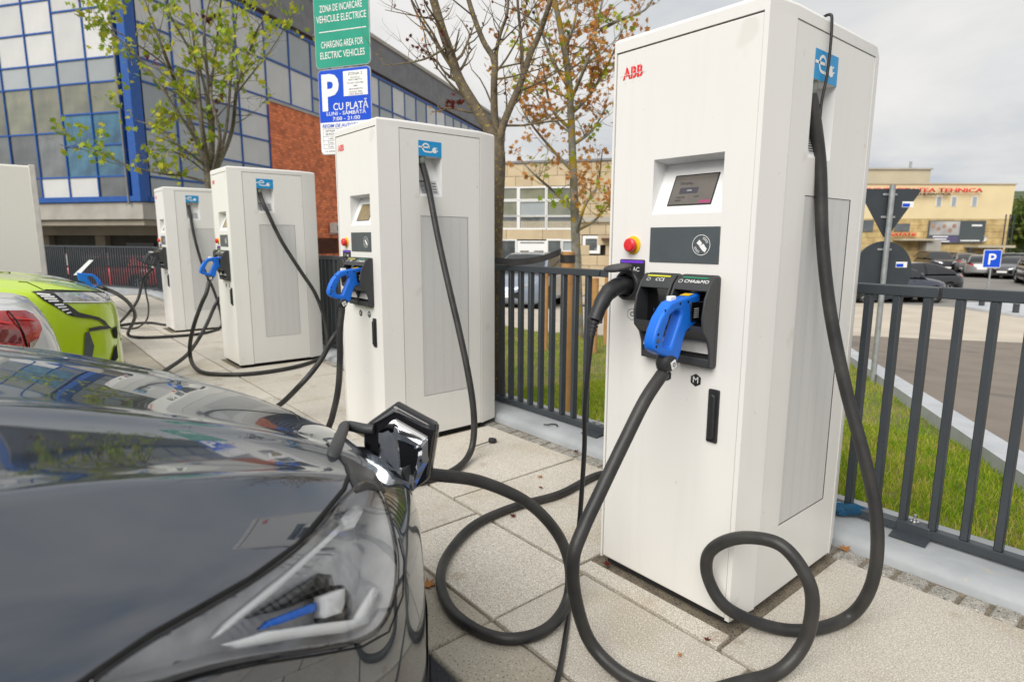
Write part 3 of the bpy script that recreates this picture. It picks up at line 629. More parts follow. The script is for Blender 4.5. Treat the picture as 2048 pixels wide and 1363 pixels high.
def blue_plug(root, x, dark=False):
    body = 'plug_blue' if not dark else 'dark_plastic'
    me = holed_plate(G_OUT, G_HOLE, -0.020, 0.020)
    b = mkob('plug_handle', me, MT[body], root, bev=0.009, seg=3, M=T(x, 0, 0)); 
    for p in b.data.polygons: p.use_smooth = True
    m = MB()
    for y, z in ((-0.207, 1.03), (-0.237, 0.962), (-0.243, 0.927), (-0.16, 0.888), (-0.095, 1.048), (-0.135, 1.045)):
        for s in (1, -1): m.cyl((s*0.0195, y, z), (s*0.0206, y, z), 0.004, n=10)
    m.ob('screw_hole', MT['gloss_black'], b)
    MB().cyl((0.0195, -0.237, 0.943), (0.0220, -0.237, 0.943), 0.007, n=14).ob('release_button', MT['panel_grey'], b)
    MB().bx(-0.008, 0.008, -0.168, -0.138, 1.052, 1.068).ob('thumb_switch', MT['white_print'], b, bev=0.003)
    MB().prism([(-0.090, 1.0655), (-0.060, 1.0700), (-0.060, 1.0706), (-0.090, 1.0661)], -0.0155, 0.0155, 'x').ob('warning_strip', MT['yellow'], b, fix=True)
    MB().prism([(-0.085, 1.046), (-0.010, 1.046), (-0.010, 0.988), (-0.078, 0.986)], -0.0245, 0.0245, 'x').ob('nozzle', MT['gloss_black' if not dark else 'dark_plastic'], b, bev=0.003, fix=True)
    for k in range(5): poly([(0, 0), (0.024, 0), (0.024, 0.003), (0, 0.003)], 'grey_print', b, Matrix(((0, 0, 1, 0.0247), (1, 0, 0, -0.068), (0, 1, 0, 0.998 + k*0.0065), (0, 0, 0, 1))), 'print_line', 0.0004)
    d = Vector((0, -0.165 - -0.155, 0.86 - 0.885)).normalized()
    MB().tube([Vector((0, -0.160, 0.888)), Vector((0, -0.166, 0.872)), Vector((0, -0.170, 0.858)), Vector((0, -0.173, 0.845))], [0.029, 0.030, 0.028, 0.022], 18).ob('cable_nut', MT['black_plastic'], b, sm=40)
    Mn = Matrix(((0, 0, 1, 0.029), (0.9, -0.35, 0, -0.168), (0.35, 0.9, 0, 0.866), (0, 0, 0, 1)))
    t_ = poly([(-0.012, -0.012), (0.012, -0.012), (0.012, 0.012), (-0.012, 0.012)], 'white_print', b, Mn, 'plug_tag', 0.002)
    ribbon([circ(0, 0, 0.006, 6)], 0.003, 'black_print', t_, T(0, 0, 0.0025), 'symbol', closed=True)
    return b
def cable_obj(root, P, r=0.0185, name='cable', mt='rubber', k=8, n=12):
    return MB().tube(smooth_path(P, k), r, n).ob(name, MT[mt], root, sm=180)
def pts(L):
    """(px, py, axis, value): photograph pixel on the plane axis = value"""
    o = []
    for q in L:
        if len(q) == 3: o.append(Vector(q)); continue
        px, py, ax, v = q; o.append(onz(px, py, v) if ax == 'z' else ony(px, py, v) if ax == 'y' else onx(px, py, v))
    return o
CR = 0.0185
# nearest charger: heavy cable from the right side to the blue plug
c = empty('charging_cable', (0.5, 0.33, 0), 0, 'thick black cable with blue plug looping on paving before the nearest charger', 'cable')
c0 = T(-0.5, -0.33, 0)
def rel(root, P): return [Vector(p) - root.location for p in P]
P = [(0.262, 0.292, 1.68), (0.272, 0.30, 1.64)] + pts([(1640, 330, 'y', 0.33), (1645, 480, 'y', 0.33), (1660, 620, 'y', 0.33), (1690, 770, 'y', 0.33), (1725, 900, 'y', 0.33), (1750, 1010, 'y', 0.33), (1754, 1110, 'y', 0.32), (1736, 1185, 'y', 0.32)]) + pts([
     (1695, 1234, 'z', 0.03), (1620, 1258, 'z', 0.022), (1540, 1252, 'z', 0.026), (1455, 1215, 'y', -0.030), (1418, 1160, 'y', -0.055), (1415, 1112, 'y', -0.065), (1443, 1085, 'y', -0.06), (1495, 1074, 'y', -0.05), (1560, 1088, 'y', -0.04), (1606, 1140, 'y', -0.03), (1625, 1200, 'y', -0.025), (1610, 1280, 'y', -0.032), (1560, 1340, 'z', 0.03)])
P += [Vector((0.44, -0.22, 0.02)), Vector((0.37, -0.37, 0.02))] + pts([(1262, 1358, 'z', 0.022), (1185, 1290, 'z', 0.07), (1152, 1200, 'x', 0.09), (1146, 1120, 'x', 0.1), (1165, 1060, 'x', 0.1), (1202, 980, 'x', 0.1), (1250, 880, 'x', 0.104), (1290, 800, 'x', 0.107)]) + [Vector((0.107, -0.176, 0.838))]
cable_obj(c, rel(c, P), 0.0195)
b = blue_plug(c, 0.107 - 0.5); b.matrix_local = T(0.107 - 0.5, -0.33, 0)
tie = MB().tube(smooth_path(rel(c, [(0.247, 0.33, 1.895), (0.285, 0.33, 1.908), (0.296, 0.33, 1.88), (0.298, 0.325, 1.75), (0.292, 0.315, 1.66), (0.292, 0.31, 1.60), (0.28, 0.318, 1.575)]), 6), 0.0045, 8).ob('tether', MT['rubber_thin'], c, sm=180)
# nearest charger, left side: cable looping to the open charge flap of the dark car
c = empty('charging_cable', (-0.6, -0.2, 0), 0, 'thick black cable in a round loop on the paving, ending behind the open charge flap', 'cable')
P = [(-0.262, 0.292, 1.68), (-0.30, 0.31, 1.55), (-0.36, 0.36, 1.1), (-0.44, 0.45, 0.6), (-0.55, 0.62, 0.2), (-0.66, 0.70, 0.05)] + pts([(1200, 948, 'z', 0.02), (1120, 987, 'z', 0.02), (1030, 1012, 'z', 0.02), (950, 1048, 'z', 0.02), (897, 1105, 'z', 0.02), (881, 1160, 'z', 0.02), (900, 1215, 'z', 0.02), (950, 1257, 'z', 0.02), (1010, 1276, 'z', 0.02), (1070, 1268, 'z', 0.022), (1112, 1240, 'z', 0.03), (1136, 1195, 'z', 0.06), (1140, 1140, 'z', 0.14), (1125, 1085, 'z', 0.24), (1090, 1035, 'z', 0.34), (1040, 995, 'z', 0.43), (960, 962, 'z', 0.51), (880, 950, 'z', 0.565), (825, 946, 'z', 0.595)])
cable_obj(c, rel(c, P))
# nearest charger: thin cable with black type-2 plug in the AC outlet
c = empty('charging_cable', (-0.17, -0.15, 0), 0, 'thin black cable with a black plug in the round outlet of the nearest charger', 'cable')
P = pts([(1184, 668, 'x', -0.17), (1176, 740, 'x', -0.17), (1170, 820, 'x', -0.17), (1169, 890, 'x', -0.17), (1165, 960, 'x', -0.17), (1160, 1030, 'x', -0.17), (1152, 1105, 'x', -0.17), (1141, 1180, 'z', 0.012), (1134, 1250, 'z', 0.01), (1121, 1330, 'z', 0.01), (1108, 1385, 'z', 0.01)]) + [Vector((0.2, -0.72, 0.01)), Vector((0.34, -0.86, -0.03)), Vector((0.5, -1.05, -0.105)), Vector((0.9, -1.5, -0.108))]
cable_obj(c, rel(c, P), 0.0085, mt='rubber_thin')
hd = MB().tube(smooth_path(rel(c, [(-0.17, -0.012, 1.078), (-0.17, -0.05, 1.078), (-0.17, -0.085, 1.073), (-0.17, -0.125, 1.052), (-0.17, -0.158, 1.012), (-0.17, -0.182, 0.968)]), 5),
          [0.030]*5 + [0.030]*5 + [0.029]*5 + [0.0265]*5 + [0.024]*5 + [0.026], 20).ob('plug_handle', MT['black_plastic'], c, sm=60)
m = MB()
for k in range(4): m.cyl(rel(c, [(-0.17, -0.183 - k*0.0035, 0.966 - k*0.012)])[0], rel(c, [(-0.17, -0.185 - k*0.0035, 0.957 - k*0.012)])[0], 0.0165 - k*0.0012, n=14)
m.tube(rel(c, [(-0.17, -0.182, 0.968), (-0.17, -0.197, 0.915)]), 0.011, 12); m.ob('strain_relief', MT['black_plastic'], c, sm=40)

# second charger
def wch(i, p): return Vector((CHX[i] + p[0], CHY[i] + p[1], p[2]))
c = empty('charging_cable', (CHX[1] + 0.4, 0.3, 0), 0, 'thick black cable hanging from right side of second charger, small rubber cap tied on', 'cable')
P = [wch(1, (0.262, 0.292, 1.68)), wch(1, (0.272, 0.30, 1.64))] + pts([(858, 380, 'x', CHX[1]+0.305), (875, 470, 'y', 0.30), (897, 570, 'y', 0.30), (918, 660, 'y', 0.30), (935, 740, 'y', 0.30), (946, 810, 'y', 0.30), (948, 865, 'y', 0.29), (940, 905, 'z', 0.05), (915, 935, 'z', 0.022), (870, 955, 'z', 0.02), (800, 968, 'z', 0.02), (720, 960, 'z', 0.02)]) + [Vector((-1.55, -0.50, 0.02)), Vector((-1.75, -0.48, 0.05))] + pts([(652, 872, 'x', -2.16), (664, 835, 'x', -2.15), (676, 780, 'x', -2.14), (680, 720, 'x', -2.14), (680, 660, 'x', -2.138), (684, 620, 'x', -2.138)]) + [wch(1, (0.107, -0.176, 0.84))]
P = [p for p in P]
cable_obj(c, rel(c, P), 0.0185)
b = blue_plug(c, 0); b.matrix_local = T(CHX[1] + 0.107 - c.location.x, CHY[1] - c.location.y, 0)
q0 = onz(942, 895, 0.03); q1 = onz(985, 880, 0.015)
MB().tube(smooth_path(rel(c, [q0 + Vector((0, 0, 0.01)), q0*0.6 + q1*0.4 + Vector((0, -0.03, 0.0)), q1]), 5), 0.0028, 6).ob('cap_cord', MT['rubber_thin'], c, sm=180)
MB().lathe([(0.001, -0.012), (0.024, -0.012), (0.027, 0.0), (0.024, 0.010), (0.001, 0.012)], rel(c, [q1])[0], (0.1, 0.1, 1), 14).ob('rubber_cap', MT['black_plastic'], c, sm=50, fix=True)
c = empty('charging_cable', (CHX[1] - 0.5, 0.2, 0), 0, 'thick black cable leaving the left side of second charger toward the parked cars', 'cable')
P = [wch(1, (-0.262, 0.292, 1.68)), wch(1, (-0.30, 0.30, 1.5)), wch(1, (-0.34, 0.27, 1.1)), wch(1, (-0.38, 0.2, 0.75))] + pts([(672, 668, 'y', 0.10), (640, 722, 'y', -0.05), (600, 770, 'y', -0.2), (545, 818, 'z', 0.06)]) + [Vector((-3.0, -0.62, 0.03)), Vector((-2.85, -0.95, 0.0)), Vector((-2.8, -1.35, -0.08))]
cable_obj(c, rel(c, P), 0.0185)
# third charger
c = empty('charging_cable', (CHX[2] + 0.4, 0.3, 0), 0, 'thick black cable with blue plug sweeping round the foot of third charger', 'cable')
P = [wch(2, (0.262, 0.292, 1.68)), wch(2, (0.275, 0.30, 1.62))] + pts([(533, 420, 'x', CHX[2]+0.32), (562, 480, 'x', CHX[2]+0.36), (600, 540, 'x', CHX[2]+0.42), (632, 590, 'x', CHX[2]+0.48), (652, 650, 'x', CHX[2]+0.52), (654, 695, 'x', CHX[2]+0.52), (640, 716, 'z', 0.025), (590, 733, 'z', 0.02), (510, 746, 'z', 0.02), (440, 748, 'z', 0.02), (400, 742, 'z', 0.025), (383, 722, 'y', -0.36), (380, 690, 'y', -0.36), (388, 650, 'y', -0.32), (402, 610, 'y', -0.26), (413, 585, 'y', -0.21)]) + [wch(2, (0.107, -0.176, 0.84))]
cable_obj(c, rel(c, P), 0.0185)
b = blue_plug(c, 0); b.matrix_local = T(CHX[2] + 0.107 - c.location.x, CHY[2] - c.location.y, 0)
c = empty('charging_cable', (CHX[2] - 0.5, 0.2, 0), 0, 'thick black cable from the left side of third charger lying toward the kerb', 'cable')
P = [wch(2, (-0.262, 0.292, 1.68)), wch(2, (-0.30, 0.30, 1.5)), wch(2, (-0.33, 0.27, 1.1)), wch(2, (-0.36, 0.22, 0.85))] + pts([(436, 600, 'y', 0.12), (410, 655, 'y', -0.10), (375, 708, 'y', -0.35), (320, 748, 'z', 0.05)]) + [Vector((-4.5, -0.82, 0.03)), Vector((-4.0, -1.1, -0.06)), Vector((-3.3, -1.3, -0.10))]
cable_obj(c, rel(c, P), 0.0185)
# fourth charger
c = empty('charging_cable', (CHX[3] + 0.4, 0.3, 0), 0, 'thick black cable from farthest charger to the blue plug in the white car', 'cable')
P = [wch(3, (0.262, 0.292, 1.68)), wch(3, (0.275, 0.30, 1.6))] + pts([(388, 470, 'x', CHX[3]+0.33), (405, 530, 'x', CHX[3]+0.37), (428, 582, 'x', CHX[3]+0.42), (442, 630, 'x', CHX[3]+0.46), (440, 655, 'z', 0.03), (400, 667, 'z', 0.02), (330, 673, 'z', 0.02), (275, 674, 'z', 0.02), (256, 668, 'z', 0.03), (266, 645, 'y', -0.55), (270, 628, 'y', -0.6), (258, 606, 'y', -0.7), (235, 588, 'y', -0.85), (212, 578, 'y', -1.0), (196, 572, 'y', -1.05)])
cable_obj(c, rel(c, P), 0.0185)
Q = P[-1]
me = holed_plate(G_OUT, G_HOLE, -0.022, 0.022)
b = mkob('plug_handle', me, MT['plug_blue'], c, bev=0.007, seg=2)
b.matrix_local = Matrix.Translation(rel(c, [onx(192, 562, Q.x)])[0]) @ Matrix.Rotation(pi, 4, 'Z') @ Matrix.Scale(0.75, 4) @ T(0, 0.2, -0.97)
c = empty('charging_cable', (CHX[3] - 0.1, -0.3, 0), 0, 'black plug and thick cable drooping from the front of farthest charger', 'cable')
b = blue_plug(c, 0, True); b.matrix_local = T(CHX[3] + 0.107 - c.location.x, CHY[3] - c.location.y, 0)
P = [wch(3, (0.107, -0.176, 0.84))] + pts([(286, 560, 'y', -0.24), (276, 598, 'y', -0.32), (258, 625, 'y', -0.44), (238, 646, 'z', 0.03), (226, 655, 'z', 0.02)]) + [Vector((-9.2, -0.85, 0.02)), Vector((-9.4, -1.2, -0.1))]
cable_obj(c, rel(c, P), 0.0185)
c = empty('charging_cable', (CHX[3] - 0.3, -0.3, 0), 0, 'second black plug with a thinner cable looping below farthest charger', 'cable')
b = blue_plug(c, 0, True); b.matrix_local = T(CHX[3] - 0.028 - c.location.x, CHY[3] - c.location.y, 0)
P = [wch(3, (-0.028, -0.176, 0.84))] + pts([(291, 575, 'y', -0.2), (297, 612, 'y', -0.2), (294, 638, 'y', -0.25), (280, 652, 'z', 0.03), (262, 657, 'z', 0.014), (236, 654, 'z', 0.014)]) + [Vector((-9.1, -0.5, 0.014))]
cable_obj(c, rel(c, P), 0.011)
c = empty('charging_cable', (CHX[3] - 0.4, 0.3, 0), 0, 'thick black cable lying on paving behind the left foot of farthest charger', 'cable')
P = [wch(3, (-0.262, 0.292, 1.68)), wch(3, (-0.31, 0.31, 1.3)), wch(3, (-0.38, 0.3, 0.6)), wch(3, (-0.42, 0.2, 0.1)), wch(3, (-0.44, 0.05, 0.02))] + pts([(300, 645, 'z', 0.02), (262, 647, 'z', 0.02), (236, 651, 'z', 0.02)])
cable_obj(c, rel(c, P), 0.0185)

# ================================================================ signs
def text_fit(s, h, w, mt, parent, M, bold=0.02, name='lettering', shear=0.0, ext=0.001):
    cu = bpy.data.curves.new('t', 'FONT'); cu.body = s; cu.size = 1; cu.align_x = 'CENTER'; cu.offset = bold * 0.16; cu.shear = shear; cu.extrude = 0.0; cu.resolution_u = 3
    to = bpy.data.objects.new('t', cu); me = bpy.data.meshes.new_from_object(to); bpy.data.objects.remove(to); bpy.data.curves.remove(cu)
    X = [v.co.x for v in me.vertices]; Y = [v.co.y for v in me.vertices]; cap = 0.73
    sx = w / (max(X) - min(X)); sy = h / cap; cx = (max(X) + min(X)) / 2
    for v in me.vertices: v.co = ((v.co.x - cx) * sx, (v.co.y - cap/2) * sy, ext)
    me.name = name; return mkob(name, me, MT[mt], parent, M=M)
SD = Vector((0.866, 0.5, 0)); SN = Vector((0.5, -0.866, 0))
SP0 = atd(690, 200, 6.9)
spost = empty('sign_post', (SP0.x, SP0.y, prof(SP0.y)), 0, 'galvanised post behind second charger carrying the parking and charging signs', 'sign post')
MB().cyl(-SN*0.05, -SN*0.05 + Vector((0, 0, 4.4)), 0.03, n=16).ob('pole', MT['galvanised'], spost, sm=40)
def signM(z): return Matrix(((SD.x, 0, SN.x, SP0.x), (SD.y, 0, SN.y, SP0.y), (0, 1, 0, z), (0, 0, 0, 1)))
def sc(px, py): return onpl(px, py, SP0, SD)
uL, zT = sc(636, 143); uR, _ = sc(740, 133); zB = sc(645, 309)[1]; zt2 = sc(738, 130)[1]
W2 = 0.60; uc = (sc(690, 225)[0]); 
def board(name, label, w, h, M, mt):
    r = empty(name); r.matrix_world = M; tag(r, label, 'sign')
    MB().prism(rrect(-w/2, w/2, 0, h, 0.05, 6), -0.012, 0.0).ob('back_plate', MT['galvanised'], r, bev=0.002, fix=True)
    poly(rrect(-w/2+0.008, w/2-0.008, 0.008, h-0.008, 0.044, 6), mt, r, T(0, 0, 0.0005), 'face', 0.001); return r
w2 = abs(uR - uL) + 0.01; h2 = (zT - zB) + 0.015; zb2 = zB - 0.008
bs = board('parking_sign', 'blue and white paid parking sign reading CU PLATA, partly behind second charger', w2, h2, signM(zb2) @ T((uL+uR)/2, 0, 0), 'white_print')
hb = h2 * 0.385
poly([(-w2/2+0.008, hb), (w2/2-0.008, hb)] + [p for p in rrect(-w2/2+0.008, w2/2-0.008, 0.008, h2-0.008, 0.044, 6) if p[1] > hb + 0.1], 'sign_blue', bs, T(0, 0, 0.0018), 'blue_field', 0.001)
def lay(s, x, y, w, h, mt='white_print', **k): return text_fit(s, h*h2, w*w2, mt, bs, T((x-0.5)*w2, (1-y)*h2, 0.004), **k)
px_ = lambda x, y: ((x-0.5)*w2, (1-y)*h2)
lay('P', 0.235, 0.255, 0.33, 0.42, bold=0.2, name='letter_P')
wb = poly([px_(0.49, 0.325), px_(0.94, 0.325), px_(0.94, 0.04), px_(0.49, 0.04)], 'white_print', bs, T(0, 0, 0.0030), 'white_field', 0.001)
for s, y, w, h in (('ZONA 2', 0.075, 0.27, 0.032), ('PLATĂ LA', 0.118, 0.18, 0.018), ('PARCOMETRU', 0.145, 0.26, 0.018), ('TICHET RĂZUIBIL', 0.182, 0.32, 0.018), ('SMS', 0.215, 0.08, 0.018), ('ABONAMENTE', 0.250, 0.26, 0.018), ('ONLINE PRIN', 0.283, 0.25, 0.018), ('CARD BANCAR', 0.308, 0.27, 0.018)):
    lay(s, 0.715, y, w, h, 'black_print')
lay('CU PLATĂ', 0.61, 0.435, 0.66, 0.085, bold=0.045); lay('LUNI - SÂMBĂTĂ', 0.52, 0.515, 0.75, 0.044, bold=0.045); lay('7:00 - 21:00', 0.52, 0.577, 0.52, 0.044, bold=0.045)
lay('REGIM DE AUTOTAXARE', 0.50, 0.655, 0.90, 0.042, 'sign_blue', bold=0.035, shear=0.25)
for s, y in (('OPȚIUNI', 0.715), ('DE PLATĂ', 0.752), ('1 oră', 0.805), ('2 ore', 0.852), ('4 ore', 0.90)): lay(s, 0.20, y, 0.19 if 'P' in s else 0.10, 0.024, 'black_print', bold=0.01)
lay('La plata prin SMS', 0.30, 0.955, 0.42, 0.02, 'black_print', bold=0.01)
ribbon([[px_(0.06, y), px_(0.94, y)] for y in (0.69, 0.78, 0.83, 0.876, 0.925)] + [[px_(x, 0.69), px_(x, 0.925)] for x in (0.06, 0.34, 0.64, 0.94)], 0.003, 'black_print', bs, T(0, 0, 0.0022), 'table_line', 0.001)
ug, zg = sc(634, 138); gw = abs(sc(743, 128)[0] - sc(633, 130)[0]); gh_ = gw * 1.55
gs = board('charging_sign', 'green charging area sign with a white car symbol above the blue sign', gw, gh_, signM(zb2 + h2 + 0.012) @ T((uL+uR)/2 - 0.006, 0, 0), 'sign_green')
k = gw / 0.60
for s, y, w, h in (('ELECTRIC VEHICLES', 0.115, 0.485, 0.062), ('CHARGING AREA FOR', 0.208, 0.455, 0.062), ('VEHICULE ELECTRICE', 0.43, 0.54, 0.062), ('ZONA DE INCARCARE', 0.52, 0.46, 0.062)):
    text_fit(s, h*k, w*k, 'white_print', gs, T(0, y*k, 0.004), bold=0.03)
ribbon([[(-0.245*k, 0.318*k), (0.265*k, 0.318*k)]], 0.008*k, 'white_print', gs, T(0, 0, 0.003), 'rule', 0.001)
Mi = Matrix.Diagonal((k, k, 1, 1))
ribbon([[(-0.02, 0.71), (-0.08, 0.71), (-0.10, 0.68), (-0.105, 0.65), (-0.13, 0.625), (-0.16, 0.62), (-0.19, 0.635), (-0.2, 0.67), (-0.2, 0.74), (-0.18, 0.78), (-0.15, 0.79)]], 0.016, 'white_print', gs, T(0, 0, 0.003) @ Mi, 'cable_symbol', 0.001)
poly([(-0.02, 0.665), (0.23, 0.665), (0.235, 0.74), (0.20, 0.76), (0.175, 0.83), (0.04, 0.83), (0.01, 0.76), (-0.025, 0.74)], 'white_print', gs, T(0, 0, 0.003) @ Mi, 'car_symbol', 0.001)
for x in (0.0, 0.175): poly(rrect(x, x+0.045, 0.635, 0.67, 0.008), 'white_print', gs, T(0, 0, 0.0032) @ Mi, 'wheel_symbol', 0.001)
poly([(0.045, 0.765), (0.17, 0.765), (0.155, 0.81), (0.06, 0.81)], 'sign_green', gs, T(0, 0, 0.0045) @ Mi, 'windscreen_symbol', 0.001)

# backs of two road signs on the lawn
CR_ = Vector((cos(YAW), sin(YAW), 0))
B = onprof(1745, 765); dp = (B - CAM).dot(FH)
rp = empty('road_sign', (B.x, B.y, B.z), 0, 'grey backs of a triangular and a round road sign on one galvanised post', 'road sign')
def rs(px, py, off=0.0):
    u, z = onpl(px, py, B, CR_); return (u, z - B.z)
MB().cyl((0, 0, -0.2), (0, 0, rs(1784, 376)[1] + 0.03), 0.0285, n=16).ob('pole', MT['galvanised'], rp, sm=40)
MR = Matrix(((CR_.x, 0, FH.x, 0), (CR_.y, 0, FH.y, 0), (0, 1, 0, 0), (0, 0, 0, 1)))
u1, z1 = rs(1850, 377); _, z3 = rs(1783, 480)
def rtri(u, zt, zb, r=0.03):
    pts_ = [(-u, zt), (u, zt), (0, zb)]; o = []
    for i in range(3):
        p, a, b = Vector(pts_[i]), Vector(pts_[i-1]), Vector(pts_[(i+1) % 3]); d1 = (a-p).normalized(); d2 = (b-p).normalized()
        for t in (0.0, 0.25, 0.5, 0.75, 1.0): q = (p + d1*r*2)*(1-t)**2 + p*2*t*(1-t) + (p + d2*r*2)*t*t; o.append((q.x, q.y))
    return o
tri = MB().prism(rtri(u1, z1, z3), 0.034, 0.046).ob('triangle_plate', MT['fence_paint'], rp, M=MR, bev=0.003, fix=True)
zc1 = rs(1776, 480)[1]; rad = rs(1829, 530)[0]; zc_ = zc1 - rad - 0.01
crc = MB().prism(circ(0, zc_, rad, 48), 0.034, 0.046).ob('round_plate', MT['fence_paint'], rp, M=MR, bev=0.003, fix=True)
for z in (z1 - 0.06, z1*0.45 + z3*0.55, zc_ + rad*0.72, zc_ - rad*0.7): MB().bx(-0.075, 0.075, 0.024, 0.036, z-0.012, z+0.012, Matrix(((CR_.x, FH.x, 0, 0), (CR_.y, FH.y, 0, 0), (0, 0, 1, 0), (0, 0, 0, 1)))).ob('clamp', MT['galvanised'], rp, bev=0.003)
MRb = Matrix(((CR_.x, 0, -FH.x, 0), (CR_.y, 0, -FH.y, 0), (0, 1, 0, 0), (0, 0, 0, 1)))
for z, par in ((z1 - 0.16, tri), (zc_ + 0.07, crc)):
    Ml = MR.inverted() @ MRb @ T(0.2, z, -0.0335)
    st = poly([(-0.06, -0.03), (0.06, -0.03), (0.06, 0.03), (-0.06, 0.03)], 'white_print', par, Ml, 'sticker'); poly([(-0.055, -0.025), (0.02, -0.025), (0.02, 0.01), (-0.055, 0.01)], 'sign_blue', st, T(0, 0, 0.001), 'print')

# P sign and bollards across the road
Bp = onprof(1972, 606); Bp = Vector((Bp.x, Bp.y, prof(Bp.y)))
ps = empty('parking_sign', Bp, 0, 'small square blue P parking sign on a thin post across the road', 'sign')
zP0 = onpl(1975, 535, Bp, CR_)[1] - Bp.z; zP1 = onpl(1975, 499, Bp, CR_)[1] - Bp.z; wP = (zP1 - zP0) / 2
MB().cyl((0, 0, 0), (0, 0, zP1 - 0.05), 0.03, n=10).ob('pole', MT['galvanised'], ps)
MPp = Matrix(((CR_.x, 0, -FH.x, 0), (CR_.y, 0, -FH.y, 0), (0, 1, 0, 0), (0, 0, 0, 1))) @ T(onpl(1982, 517, Bp, CR_)[0], 0, 0.04)
MB().prism(rrect(-wP, wP, zP0, zP1, 0.04), 0, 0.02).ob('plate', MT['white_print'], ps, M=MPp, fix=True)
poly(rrect(-wP+0.02, wP-0.02, zP0+0.02, zP1-0.02, 0.03), 'sign_blue', ps, MPp @ T(0, 0, 0.021), 'blue_field', 0.002)
text_fit('P', wP*1.25, wP*0.85, 'white_print', ps, MPp @ T(0, (zP0+zP1)/2, 0.027), bold=0.06)
for (px, py, t_), lb in zip(((1962, 617, 592), (1990, 624, 597), (2030, 632, 601)), ('dark bollard with white top, left of three by the road island', 'dark bollard with white top, middle of three by the road island', 'dark bollard with white top, right of three by the road island')):
    Q = onprof(px, py); z = onpl(px, t_, Q, CR_)[1] - Q.z
    bo = empty('bollard', Q, 0, lb, 'bollard', 'bollards by the traffic island')
    MB().cyl((0, 0, 0), (0, 0, z*0.84), 0.085, n=14).ob('post', MT['fence_paint'], bo, sm=40); MB().lathe([(0.09, 0), (0.09, z*0.12), (0.07, z*0.16)], (0, 0, z*0.84), n=14).ob('cap', MT['white_print'], bo, sm=40)

# ================================================================ trees
MM('bark', (0.16, 0.145, 0.11), 0.9, c2=(0.085, 0.072, 0.052), vs=14, bump=0.8, bs=45, speck=[(22, 0.64, (0.33, 0.24, 0.03)), (40, 0.62, (0.24, 0.23, 0.2))])
MM('bark_dark', (0.17, 0.135, 0.09), 0.9, c2=(0.105, 0.085, 0.058), vs=14, bump=0.8, bs=45, speck=[(55, 0.62, (0.42, 0.31, 0.03))])
MM('bark_lichen', (0.26, 0.25, 0.21), 0.9, c2=(0.15, 0.14, 0.11), vs=12, bump=0.8, bs=40, speck=[(6, 0.53, (0.33, 0.22, 0.02))])
def leaf_mat(name, cols, tr=0.4):
    m = bpy.data.materials.new(name); m.use_nodes = True; t = m.node_tree; n = t.nodes; l = t.links; b = n['Principled BSDF']
    g = n.new('ShaderNodeNewGeometry'); r = n.new('ShaderNodeValToRGB'); e = r.color_ramp.elements
    while len(e) < len(cols): e.new(0.5)
    for k, c in enumerate(cols): e[k].position = k / (len(cols) - 1); e[k].color = (*c, 1)
    l.new(g.outputs['Random Per Island'], r.inputs[0]); l.new(r.outputs[0], b.inputs['Base Color']); b.inputs['Roughness'].default_value = 0.55; b.inputs['Specular IOR Level'].default_value = 0.3
    tb = n.new('ShaderNodeBsdfTranslucent'); l.new(r.outputs[0], tb.inputs['Color']); mx_ = n.new('ShaderNodeMixShader'); mx_.inputs[0].default_value = tr
    l.new(b.outputs[0], mx_.inputs[1]); l.new(tb.outputs[0], mx_.inputs[2]); l.new(mx_.outputs[0], n['Material Output'].inputs['Surface']); MT[name] = m
leaf_mat('leaf_green', [(0.16, 0.27, 0.02), (0.28, 0.40, 0.025), (0.40, 0.47, 0.03), (0.55, 0.50, 0.04), (0.22, 0.33, 0.03)])
leaf_mat('leaf_orange', [(0.46, 0.18, 0.04), (0.58, 0.26, 0.06), (0.64, 0.32, 0.09), (0.40, 0.14, 0.03), (0.66, 0.40, 0.15)])
leaf_mat('leaf_red', [(0.12, 0.02, 0.02), (0.20, 0.035, 0.025), (0.08, 0.025, 0.02)])
leaf_mat('leaf_far', [(0.05, 0.09, 0.015), (0.09, 0.15, 0.02), (0.14, 0.19, 0.03), (0.19, 0.21, 0.04)], 0.25)
LEAF = [(0, -0.5), (0.16, -0.2), (0.48, -0.28), (0.30, 0.02), (0.5, 0.22), (0.2, 0.2), (0, 0.55), (-0.2, 0.2), (-0.5, 0.22), (-0.30, 0.02), (-0.48, -0.28), (-0.16, -0.2)]
